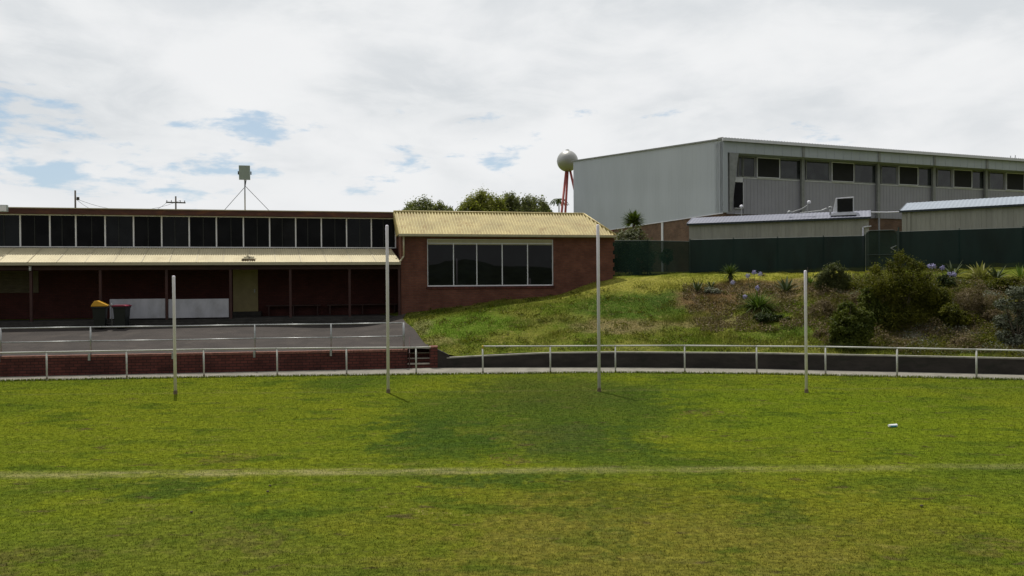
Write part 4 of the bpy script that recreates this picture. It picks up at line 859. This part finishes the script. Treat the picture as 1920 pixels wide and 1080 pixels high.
# ------------------------------------------------------------------ water tower, poles
m_tank = mat('silver_tank', (.36, .36, .345), .42, .5, var=.08, vscale=.8, dirt=(.33, .31, .27), dscale=.7, dirt_amt=.4); m_leg = mat('red_oxide', (.36, .085, .075), .6, var=.15)
TY = 100.; tcn_ = at(1064, 302, TY); r_ = 19.8 / FPX * TY; tw = thing('water_tower', 'silver ball water tank on red splayed legs behind the clubhouse', 'tower', (tcn_.x, TY, 4.0))
me = bpy.data.meshes.new('tank'); import bmesh
bm = bmesh.new(); bmesh.ops.create_uvsphere(bm, u_segments=40, v_segments=24, radius=r_); bm.to_mesh(me); bm.free(); link('tank', me, m_tank, tw, True, 0, (0, 0, tcn_.z - 4))
b = MB().lathe([(.0, 0), (.25, 0), (.25, .12), (.0, .14)], (0, 0, tcn_.z - 4 + r_ - .03), 14); b.build('hatch', m_tank, tw)
b = MB()
for i in range(28):
    a0, a1 = 2 * math.pi * i / 28, 2 * math.pi * (i + 1) / 28; b.tube((r_ * 1.003 * math.cos(a0) * .38, -.92 * r_ * math.cos(a0) ** 2 * .0, 0), (0, 0, 0), .0) if False else None
    b.tube((math.cos(a0) * (r_ + .005), math.sin(a0) * (r_ + .005), tcn_.z - 4), (math.cos(a1) * (r_ + .005), math.sin(a1) * (r_ + .005), tcn_.z - 4), .02, n=5)
b.build('weld_seam', m_tank, tw)
zb0 = tcn_.z - 4 - r_ * .93
for top, bot, yo in (((1061.5, 322), (1052.5, 401), -.5), ((1064.5, 322), (1061, 401), .9), ((1069, 322), (1078, 362), -.3)):
    A_ = at(*top, TY); B_ = at(*bot, TY); dd = (B_ - A_) / (B_.z - A_.z); Lz = 4 - A_.z; e = A_ + dd * Lz
    MB().tube((A_.x - tcn_.x, 0, A_.z - 4 + .15), (e.x - tcn_.x, yo * 3, 0), .155, .165, 12).build('leg', m_leg, tw, smooth=True)
m_pole = mat('pole_timber', (.075, .065, .055), .9, var=.2)
def upole(px, py, Y, arm, label):
    p = at(px, py, Y); t_ = thing('utility_pole', label, 'pole', (p.x, Y, 4.), R(20), 'power poles behind the clubhouse'); h = p.z - 4
    MB().tube((0, 0, 0), (0, 0, h), .12 if not arm else .11, .09, 10).build('pole', m_pole, t_, smooth=True)
    if arm:
        MB().box(-1.1, 1.1, -.06, .06, h - .85, h - .70).build('crossarm', m_pole, t_)
        for q in (-1.0, -.5, .5, 1.0): MB().tube((q, 0, h - .7), (q, 0, h - .5), .045).build('insulator', m_dark, t_)
    else: MB().box(.14, .4, -.1, .1, h - 1.1, h - .75).build('bracket', m_pole, t_)
    return Vector((p.x, Y, p.z))
PA = upole(141, 357, 85, False, 'bare dark power pole rising behind the left part of the clubhouse'); PB = upole(329.5, 368, 92, True, 'dark power pole with crossarm behind the clubhouse, left of the mast floodlight')
wr = thing('power_line', 'thin sagging wires between the two power poles', 'wire', tuple(PA))
for k, (za_, zb2) in enumerate(((-.9, -.5), (-.95, -.7))):
    pts = [Vector((PA.x, PA.y, PA.z + za_)).lerp(Vector((PB.x + (-1 if k else .6), PB.y, PB.z + zb2)), i / 14) - PA + Vector((0, 0, -2.2 * (1 - (2 * i / 14 - 1) ** 2) * (.6 + .4 * k))) for i in range(15)]
    MB().path(pts, .018, 5).build('wire', m_dark, wr)

# ------------------------------------------------------------------ trees, shrubs, rosettes
m_bark = mat('bark', (.10, .078, .058), .9, var=.3, vscale=6, bump=.6)
def leaves(blobs, n, size, seed, cl=.16, asp=.45, up=.3, shell=.75):
    """clumped leaf cards through the volume of a few ellipsoid lobes"""
    g = np.random.default_rng(seed); wgt = np.array([b[3] * b[4] * b[5] for b in blobs]) ** .67; wgt /= wgt.sum(); out = []
    for b, wt in zip(blobs, wgt):
        nb = int(n * wt); ncl = max(4, nb // 45)
        d = g.normal(size=(ncl, 3)); d /= np.linalg.norm(d, axis=1)[:, None]; rr = shell + (1.04 - shell) * g.random((ncl, 1)) ** .7
        rr *= 1 + .10 * np.sin(d[:, :1] * 7 + seed) * np.sin(d[:, 2:] * 6); c = d * rr
        ci = g.integers(0, ncl, nb); p = c[ci] + g.normal(size=(nb, 3)) * cl * (.6 + .8 * g.random((nb, 1)))
        nrm = p / (np.linalg.norm(p, axis=1)[:, None] + 1e-6)
        p = p * np.array(b[3:6]) + np.array(b[:3]); q = nrm * .6 + g.normal(size=(nb, 3)) * .7 + np.array([0, 0, up]); q /= np.linalg.norm(q, axis=1)[:, None]
        t1 = np.cross(q, g.normal(size=(nb, 3))); t1 /= np.linalg.norm(t1, axis=1)[:, None] + 1e-9; t2 = np.cross(q, t1); s_ = size * (.6 + .8 * g.random((nb, 1)))
        out.append(np.stack([p - t1 * s_, p + t2 * s_ * asp, p + t1 * s_, p - t2 * s_ * asp], 1))
    return np.concatenate(out).reshape(-1, 3)
def tree(name, label, cat, loc, blobs, n, size, m, trunk=None, seed=1, group=None, limbs=4, lr=.02, tm=None, **kw):
    t_ = thing(name, label, cat, loc, 0, group)
    np_mesh('crown', leaves(blobs, n, size, seed, **kw), 4, m, t_)
    tb = MB(); g = random.Random(seed)
    base_r = trunk or .05; zc = min(b[2] for b in blobs)
    if trunk: tb.tube((0, 0, -.3), (.1, 0, max(.3, zc * .7)), trunk, trunk * .7, 10)
    for b in blobs:
        st = Vector((.05, 0, max(.0, zc * .65 if trunk else 0))); e = Vector(b[:3]); tb.tube(st, st.lerp(e, .6) + Vector((g.uniform(-.1, .1) * b[3], 0, 0)), base_r * .55, base_r * .35, 7)
        for k in range(limbs):
            d = Vector((g.uniform(-1, 1) * b[3], g.uniform(-1, 1) * b[4], g.uniform(-.2, 1) * b[5])) * .8
            tb.tube(st.lerp(e, .6), e + d, base_r * .3, base_r * .1, 5)
    tb.build('trunk' if trunk else 'stems', tm or m_bark, t_, smooth=True); return t_
m_lt = leaf_mat('tree_leaf', (.09, .105, .022), (.30, .30, .07), .4); m_lt2 = leaf_mat('tree_leaf_grey', (.07, .085, .035), (.24, .25, .10), .35)
m_ld = leaf_mat('dark_leaf', (.018, .028, .010), (.055, .075, .020), .2); m_lg = leaf_mat('green_leaf', (.035, .052, .012), (.12, .135, .022), .3)
m_sil = leaf_mat('silver_leaf', (.12, .13, .10), (.30, .31, .25), .2); m_dry = leaf_mat('dry_stalk', (.09, .065, .035), (.21, .165, .095), .2); m_grn2 = leaf_mat('strap_leaf', (.035, .07, .014), (.14, .19, .045), .3)
def T(px, py, Y): p = at(px, py, Y); return p
def backtree(name, label, cx, Y, lobes, n, seed, m):
    base = Vector((at(cx, 400, Y).x, Y, 4.)); bl = []
    for px, top, rx, rz in lobes:
        p = at(px, top, Y); s_ = Y / FPX; bl.append((p.x - base.x, random.uniform(-1, 1), p.z - 4 - rz * s_, rx * s_, rx * s_ * .9, rz * s_))
    return tree(name, label, 'tree', tuple(base), bl, int(n * 1.7), .13, m, trunk=.3, seed=seed, group='trees behind the clubhouse', cl=.15, shell=.5, asp=.35)
backtree('tree', 'low spreading grey-green tree behind the left end of the yellow roof', 800, 72, [(790, 377, 30, 26), (822, 384, 26, 22), (770, 383, 16, 20), (843, 392, 18, 16), (800, 400, 45, 40)], 16000, 3, m_lt2)
backtree('tree', 'round olive-green tree rising highest above the yellow roof', 908, 76, [(908, 359, 26, 30), (884, 374, 22, 24), (930, 372, 20, 26), (905, 395, 46, 50), (870, 390, 14, 16)], 22000, 5, m_lt)
backtree('tree', 'ragged wide tree above the yellow roof, next to the ball tower', 985, 80, [(957, 366, 20, 24), (985, 371, 20, 24), (1010, 371, 18, 26), (1022, 386, 14, 20), (985, 396, 46, 44), (942, 380, 16, 22)], 22000, 9, m_lt2)
# rosette plants
def rosette(name, label, loc, n, L, wd, m, trunk=0., seed=1, group=None, droop=.5, up=.25, cat='plant', skirt=0, stripe=None, droot=.05):
    g = random.Random(seed); t_ = thing(name, label, cat, loc, 0, group); mb = MB()
    if trunk: MB().tube((0, 0, -.1), (.03, 0, trunk), .07 + L * .05, .06 + L * .04, 10).build('trunk', m_bark, t_, smooth=True)
    def blade(mb, az, el, L_, w_, dr):
        d = Vector((math.cos(az), math.sin(az), 0)); s_ = Vector((-math.sin(az), math.cos(az), 0)); p = Vector((0, 0, trunk)) + d * droot; V = []; k = 6; a = el
        for i in range(k + 1):
            f = i / k; ww = w_ * (.55 + .9 * f * (1 - f) * 2 if f < .5 else (1 - f) * 2 * 1.0 + .0) * .5 * (1.0) if i < k else .001
            V += [p - s_ * ww + Vector((0, 0, ww * .35)), p, p + s_ * ww + Vector((0, 0, ww * .35))]
            a2 = a - dr * f; p = p + (d * math.cos(a2) + Vector((0, 0, 1)) * math.sin(a2)) * (L_ / k)
        F = []
        for i in range(k): F += [(3 * i, 3 * i + 1, 3 * i + 4, 3 * i + 3), (3 * i + 1, 3 * i + 2, 3 * i + 5, 3 * i + 4)]
        mb.add(V, F)
    for i in range(n):
        f = i / n; blade(mb, i * 2.39996 + g.uniform(-.2, .2), up + (1.45 - up) * f * g.uniform(.85, 1.1), L * g.uniform(.75, 1.05), wd, droop * g.uniform(.5, 1.3))
    for i in range(skirt): blade(mb, i * 2.4 + .3, -g.uniform(.1, .9), L * .8, wd * .8, .6)
    mb.build('leaves', m, t_, smooth=False)
    return t_
m_yucca = leaf_mat('yucca_leaf', (.030, .055, .012), (.10, .13, .03), .2, .4); m_agave = leaf_mat('agave_leaf', (.04, .055, .03), (.10, .12, .06), .1, .45)
m_var = leaf_mat('variegated_leaf', (.12, .125, .045), (.42, .39, .17), .15, .4); m_purp = leaf_mat('agapanthus_flower', (.22, .20, .42), (.42, .40, .66), .2); m_stem = mat('flower_stem', (.07, .10, .03), .6)
# tall yucca and hedge behind the fence beside the wing
yp = at(1187.5, 412, 45.); tb_ = yp.z - .15 - 4
rosette('yucca_tree', 'spiky palm-like yucca standing tall beside the grey hall wall', (yp.x, 45., 4.0), 170, .85, .11, m_yucca, trunk=tb_, seed=4, droop=.35, up=-.35, cat='tree')
c_ = at(1183, 445, 43.4); tree('hedge_bush', 'dark dense bush with pale tips behind the thin green fence', 'bush', (c_.x, 43.4, 3.9), [(0, 0, c_.z - 3.9 - .42, 1.0, .8, .8), (-.5, 0, .9, .7, .7, .9), (.5, 0, .8, .8, .7, .9)], 9000, .09, leaf_mat('hedge_leaf', (.03, .042, .018), (.19, .20, .12), .2), seed=8, up=.8)
c_ = at(1249, 490, 43.0); tree('garden_shrub', 'round dark shrub seen through the thin green shade cloth', 'shrub', (c_.x, 43., 3.9), [(0, 0, .9, .33, .3, .38)], 1500, .06, m_ld, seed=12)
# distant palm
p = at(1048, 376, 130); t_ = thing('palm_tree', 'tiny distant palm left of the red tower legs', 'tree', (p.x, 130, 4.)); MB().tube((0, 0, 0), (0, 0, p.z - 4), .12, .09, 8).build('trunk', m_bark, t_)
mb = MB(); g = random.Random(3)
for i in range(16):
    a = i * .39 + .1; d = Vector((math.cos(a), math.sin(a), 0)); q = Vector((0, 0, p.z - 4))
    for k in range(4):
        q2 = q + d * .45 + Vector((0, 0, .28 - .32 * k)); sd2 = Vector((-d.y, d.x, -.3)) * .14; mb.add([q - sd2, q + sd2, q2 + sd2 * .8, q2 - sd2 * .8], [(0, 1, 2, 3)]); q = q2
mb.build('fronds', m_ld, t_)
# bank planting
def bb(px, py): return tuple(bpt(px, py))
PXM = lambda p: FPX / p[1]
p = bpt(1369, 530); rosette('yucca', 'bright green spiky yucca at the top of the bank, left of the purple flowers', bb(1369, 529), 60, .62, .07, m_yucca, trunk=.42, seed=21, droop=.5, up=.1, skirt=14)
for px, py, n, L, wd, mm, sd_, lb in (
    (1307, 546, 14, .78, .10, m_agave, 31, 'upright dark agave beside the silvery shrub on the bank'),
    (1333, 538, 10, .5, .08, m_agave, 32, 'small dark agave just right of the silvery shrub'),
    (1474, 544, 15, .88, .13, m_agave, 33, 'grey-green agave in dry leaves right of the agapanthus clump'),
    (1518, 532, 16, .42, .08, m_grn2, 34, 'small dark agave beside the top of the right goal post'),
    (1787, 522, 15, .85, .11, m_agave, 36, 'dark blue-green agave between purple flowers and the pale agave'),
    (1868, 524, 15, .75, .11, m_agave, 37, 'dark agave just right of the big pale agave'),
    (1914, 520, 20, .75, .06, m_grn2, 38, 'tall spiky plant at the right edge of the bank'),
    (1431, 520, 8, .3, .05, m_dry, 39, 'tuft of dry brown stalks below the purple flowers'),
    (1548, 640, 14, .3, .04, m_dry, 40, 'dry grassy tuft low on the bank near the right goal post')):
    rosette('agave' if 'agave' in lb else 'spiky_plant', lb, bb(px, py), n, L, wd, mm, seed=sd_, droop=.35, up=.5, group='spiky plants on the bank')
rosette('agave', 'large pale yellow-edged agave standing on top of the bank at the right', bb(1838, 522), 34, .92, .14, m_var, seed=35, droop=.55, up=.2, group='spiky plants on the bank', skirt=6)
# agapanthus clumps
def agap(label, px, py, L, n, flowers, seed):
    t_ = rosette('agapanthus', label, bb(px, py), n, L, .045, m_grn2, seed=seed, droop=1.1, up=.15, group='agapanthus clumps on the bank', droot=.12); o = Vector(t_.location); g = random.Random(seed)
    for fx, fy in flowers:
        q = at(fx, fy, o.y - .1) - o; MB().path([(q.x * .3, q.y * .3, .1), (q.x * .8, q.y * .8, q.z * .6), tuple(q)], .009, 5).build('flower_stem', m_stem, t_)
        V = []
        for k in range(90):
            d = Vector((g.gauss(0, 1), g.gauss(0, 1), g.gauss(0, .75))).normalized(); c = q + Vector((0, 0, .02)) + d * g.uniform(.05, .115); a = d.orthogonal().normalized() * .022; b = d.cross(a).normalized() * .022
            V += [c - a, c - b, c + a + d * .02, c + b]
        np_mesh('flower_head', np.array([tuple(v) for v in V]), 4, m_purp, t_)
agap('big agapanthus clump mid bank with scattered lilac flower heads', 1423, 580, 1.12, 210, [(1397, 557), (1420, 541), (1402, 518), (1414, 512), (1425, 515), (1374, 531)], 51)
agap('smaller agapanthus clump with purple heads right of the big shrub', 1772, 537, .62, 60, [(1743, 500), (1750, 500), (1767, 503), (1780, 515), (1789, 515)], 52)
# shrubs
def shrub(label, px, py, blobs, n, size, m, seed, name='shrub', cat='shrub', **kw):
    o = bpt(px, py); s_ = o.y / FPX; bl = []
    for bx, by, rx_, rz_ in blobs:
        q = at(bx, by, o.y); bl.append((q.x - o.x, random.uniform(-.15, .15), q.z - o.z, rx_ * s_, rx_ * s_ * .8, rz_ * s_))
    return tree(name, label, cat, tuple(o), bl, n, size, m, seed=seed, group='shrubs on the bank', **kw)
m_big = leaf_mat('scrub_leaf', (.030, .038, .008), (.155, .150, .018), .35)
shrub('big dark olive shrub, the largest on the bank, topping the fence foot', 1690, 610, [(1719, 584, 19, 9), (1752, 576, 12, 9), (1761, 551, 16, 12), (1682, 507, 12, 9), (1735, 562, 11, 15), (1648, 590, 11, 16), (1643, 509, 9, 12), (1742, 581, 11, 11), (1668, 603, 17, 12), (1652, 603, 12, 15), (1669, 544, 11, 11), (1664, 543, 18, 9), (1715, 580, 10, 13), (1678, 535, 14, 11), (1697, 578, 9, 13), (1772, 560, 14, 15), (1627, 592, 14, 15), (1712, 500, 9, 11), (1719, 602, 10, 12), (1765, 587, 14, 14), (1760, 557, 16, 10), (1714, 587, 14, 13), (1630, 602, 10, 12), (1676, 569, 11, 14), (1666, 579, 10, 13), (1728, 548, 10, 11), (1734, 553, 16, 11), (1733, 530, 18, 15), (1629, 588, 14, 13), (1693, 548, 9, 9), (1746, 553, 12, 11), (1773, 580, 11, 15), (1640, 559, 11, 9), (1752, 554, 16, 11), (1772, 576, 16, 14), (1697, 533, 15, 11), (1641, 592, 17, 11), (1719, 561, 14, 11), (1638, 546, 17, 14), (1634, 591, 14, 9), (1739, 561, 19, 13), (1751, 552, 13, 14), (1723, 570, 9, 16), (1707, 531, 19, 13), (1694, 589, 19, 14), (1677, 572, 15, 14), (1634, 526, 9, 11), (1650, 509, 7, 13), (1668, 498, 7, 11), (1682, 489, 8, 14), (1694, 483, 9, 10), (1708, 492, 9, 11), (1724, 504, 8, 14), (1742, 520, 7, 10), (1650, 540, 26, 22), (1690, 530, 40, 30), (1735, 560, 26, 22), (1670, 590, 40, 22), (1720, 596, 40, 18), (1630, 610, 22, 22), (1660, 625, 26, 14)], 72000, .042, m_big, 61, name='large_shrub', cl=.30, shell=.25, asp=.35, limbs=2)
shrub('bright green conical shrub low on the bank beside the fence', 1592, 652, [(1592, 590, 18, 20), (1578, 612, 22, 24), (1604, 622, 28, 26), (1590, 645, 30, 14), (1568, 630, 14, 18), (1618, 600, 16, 20), (1575, 584, 9, 12)], 22000, .05, m_lg, 62, cl=.12, shell=.6)
shrub('green shrub in front of the big olive shrub', 1636, 615, [(1628, 552, 14, 14), (1630, 570, 20, 24), (1645, 590, 24, 26), (1625, 600, 16, 18)], 12000, .05, m_lg, 63, cl=.12, shell=.6)
shrub('rounded grey-green bush at the bank top right of the goal post', 1560, 545, [(1560, 512, 20, 18), (1545, 524, 16, 16), (1576, 524, 17, 16), (1560, 534, 28, 14)], 11000, .055, leaf_mat('bush_leaf', (.03, .04, .014), (.13, .14, .05), .25), 64, asp=.25, cl=.14, shell=.5)
shrub('low silvery shrub beside the upright agave on the bank', 1333, 551, [(1332, 545, 10, 6), (1346, 546, 10, 6)], 2200, .04, m_sil, 65)
shrub('wide silver-grey trailing shrub at the right edge of the bank', 1905, 640, [(1908, 548, 22, 12), (1882, 572, 16, 11), (1915, 580, 18, 14), (1890, 604, 18, 15), (1922, 612, 18, 16), (1878, 632, 14, 12), (1905, 640, 18, 12), (1945, 580, 24, 30)], 17000, .04, leaf_mat('grey_leaf', (.06, .07, .045), (.19, .20, .15), .15), 66, cl=.14, shell=.6)
shrub('small dark green shrub under the purple flowers', 1770, 540, [(1770, 530, 14, 12)], 2500, .05, m_ld, 67)
shrub('low green shrub beside the pale agave', 1880, 545, [(1875, 535, 16, 10), (1895, 530, 14, 10)], 3500, .045, m_big, 68)
shrub('dry tangled brushwood below the pale agave', 1830, 585, [(1815, 560, 22, 18), (1845, 568, 24, 16), (1825, 590, 26, 14)], 9000, .05, m_dry, 69, asp=.15)
shrub('dark tangled shrub low at the right of the bank', 1790, 615, [(1780, 590, 18, 16), (1800, 600, 16, 14)], 5000, .045, m_big, 70)
shrub('low dark weeds spreading below the big agapanthus clump', 1445, 606, [(1440, 596, 18, 9), (1465, 600, 15, 8), (1425, 598, 12, 7)], 3500, .045, m_ld, 71)
shrub('brownish leafy shrub left of the small green shrub', 1545, 590, [(1545, 575, 18, 12), (1530, 585, 14, 9)], 4500, .045, m_dry, 72, asp=.2)
for i, (px, py, rx_, rz_, mm, lb) in enumerate(((1600, 560, 18, 9, m_dry, 'low dry brown scrub between rounded bush and conical shrub'), (1545, 628, 16, 9, m_dry, 'low brownish scrub just above the wall, right of the goal post'),
    (1810, 545, 18, 10, m_big, 'low olive scrub under the pale agave'), (1860, 590, 14, 9, m_dry, 'small dry scrub left of the silver-grey shrub'), (1845, 635, 18, 9, m_big, 'olive scrub low on the bank at the right'),
    (1800, 640, 14, 8, m_dry, 'dry scrub at the wall foot below the dark tangle'), (1605, 540, 12, 8, m_big, 'small olive scrub between the rounded bush and the largest shrub'), (1860, 556, 15, 8, m_sil, 'pale silvery scrub above the dry brushwood'))):
    shrub(lb, px, py + 6, [(px, py, rx_, rz_), (px + rx_ * .7, py + 3, rx_ * .7, rz_ * .7), (px - rx_ * .8, py + 3, rx_ * .6, rz_ * .8)], 3500, .04, mm, 90 + i, name='scrub', asp=.3, cl=.2, shell=.4)
# ground litter, weeds: uncountable
def litter(name, label, n, x0, x1, m, size, seed, fn, hgt=0.):
    g = np.random.default_rng(seed); X, Y = bank_scatter(n, x0, x1, 11)
    k = np.array([fn(a, b) for a, b in zip(X, Y)]); X, Y = X[k], Y[k]; n = len(X); zb_ = bz(X, Y)
    hm = np.array([max(0., mnoise.noise(Vector((a * 1.3, b * 1.3, seed))) + .15) for a, b in zip(X, Y)]) * hgt; c = np.stack([X, Y, zb_ + g.random(n) * (size * 2.2 + hm)], 1); q = g.normal(size=(n, 3)) + [0, 0, .6]; q /= np.linalg.norm(q, axis=1)[:, None]; t1 = np.cross(q, g.normal(size=(n, 3))); t1 /= np.linalg.norm(t1, axis=1)[:, None]; t2 = np.cross(q, t1); s_ = size * (.5 + g.random((n, 1)))
    o = np_mesh(name, np.stack([c - t1 * s_, c + t2 * s_ * .3, c + t1 * s_, c - t2 * s_ * .3], 1).reshape(-1, 3), 4, m); o['kind'] = 'stuff'; return tag(o, label, 'ground cover')
def fn_l(a, b):
    px = 960 + FPX * a / b; v = mnoise.noise(Vector((a * 1.1, b * 1.1, 2))); return (px > 1280 and v > -.15 and float(wall_y(a)) + 1.0 < b < 39 and float(Z(a, b)) < 3.12 and (px > 1560 or b > wall_y(a) + 3.2))
def fn_w(a, b):
    px = 960 + FPX * a / b; v = mnoise.noise(Vector((a * 1.4, b * 1.4, 22))); return v > (.16 if px < 1500 else -.02) and float(Z(a, b)) < 3.1
litter('leaf_litter', 'brown dead leaves, bark and twigs over the planted bank', 60000, 8, 22, m_dry, .06, 81, fn_l)
litter('ground_cover', 'low green weeds and creepers over the bank', 60000, -5, 22, m_big, .055, 82, fn_w)
def fn_u(k):
    def f(a, b):
        px = 960 + FPX * a / b; return px > 1530 + 60 * mnoise.noise(Vector((a, b, 4))) and mnoise.noise(Vector((a * .7, b * .7, k))) > -.12 and float(Z(a, b)) < 3.25 and b > wall_y(a) + .7
    return f
litter('undergrowth', 'tangled brown and dry undergrowth on the right half of the bank', 90000, 9, 22, m_dry, .045, 85, fn_u(30.), .75)
litter('undergrowth', 'tangled olive green undergrowth on the right half of the bank', 90000, 9, 22, m_big, .045, 86, fn_u(50.), .85)
litter('undergrowth', 'pale silvery creeping foliage at the far right of the bank', 30000, 14.5, 22, m_sil, .035, 87, fn_u(70.), .6)
# stake
p = bpt(1514.5, 538); t_ = thing('garden_stake', 'thin dark stake standing behind the right goal post', 'stake', tuple(p)); q = at(1514.5, 501, p.y); MB().tube((0, 0, -.1), (0, 0, q.z - p.z), .02).build('stake', m_pole, t_)

# ------------------------------------------------------------------ litter on the oval
m_cupw = mat('cup_white', (.75, .77, .8), .4); m_cupb = mat('cup_blue', (.09, .38, .55), .4)
p = ground(1674, 801); t_ = thing('drink_carton', 'white and blue drink cup lying on the grass at the right', 'litter', (p.x, p.y, .038), R(8)); t_.scale = (.85, .8, .75)
MB().lathe([(.0, -.12), (.036, -.12), (.038, -.115), (.048, .10), (.051, .11), (.0, .11)], (0, 0, 0), 18, 'x').build('cup', m_cupw, t_, smooth=False)
MB().add([( -.08 + .16 * i, .0505 * math.cos(a), .0505 * math.sin(a)) for i in (0, 1) for a in np.linspace(3.0, 4.6, 10)] , [(j, j + 1, j + 11, j + 10) for j in range(9)]).build('label_band', m_cupb, t_)
m_clod = mat('earth_clod', (.05, .038, .026), .95, var=.3)
for i, (px, py, lb) in enumerate(((506, 913, 'small dark clod of earth left of centre, below the worn line'), (502, 924, 'dark clod of earth just below its neighbour on the left turf'), (359, 963, 'tiny dark clod on the yellowish turf at lower left'), (1728, 951, 'small dark clod on the lower right turf'))):
    p = ground(px, py); bm = bmesh.new(); bmesh.ops.create_icosphere(bm, subdivisions=2, radius=.022)
    for v in bm.verts: v.co *= 1 + .4 * mnoise.noise(v.co * 30 + Vector((i * 3, 0, 0))); v.co.z *= .6
    me = bpy.data.meshes.new('clod'); bm.to_mesh(me); bm.free(); tag(link('earth_clod', me, m_clod, None, True, 0, (p.x, p.y, .025)), lb, 'clod', 'clods on the turf')
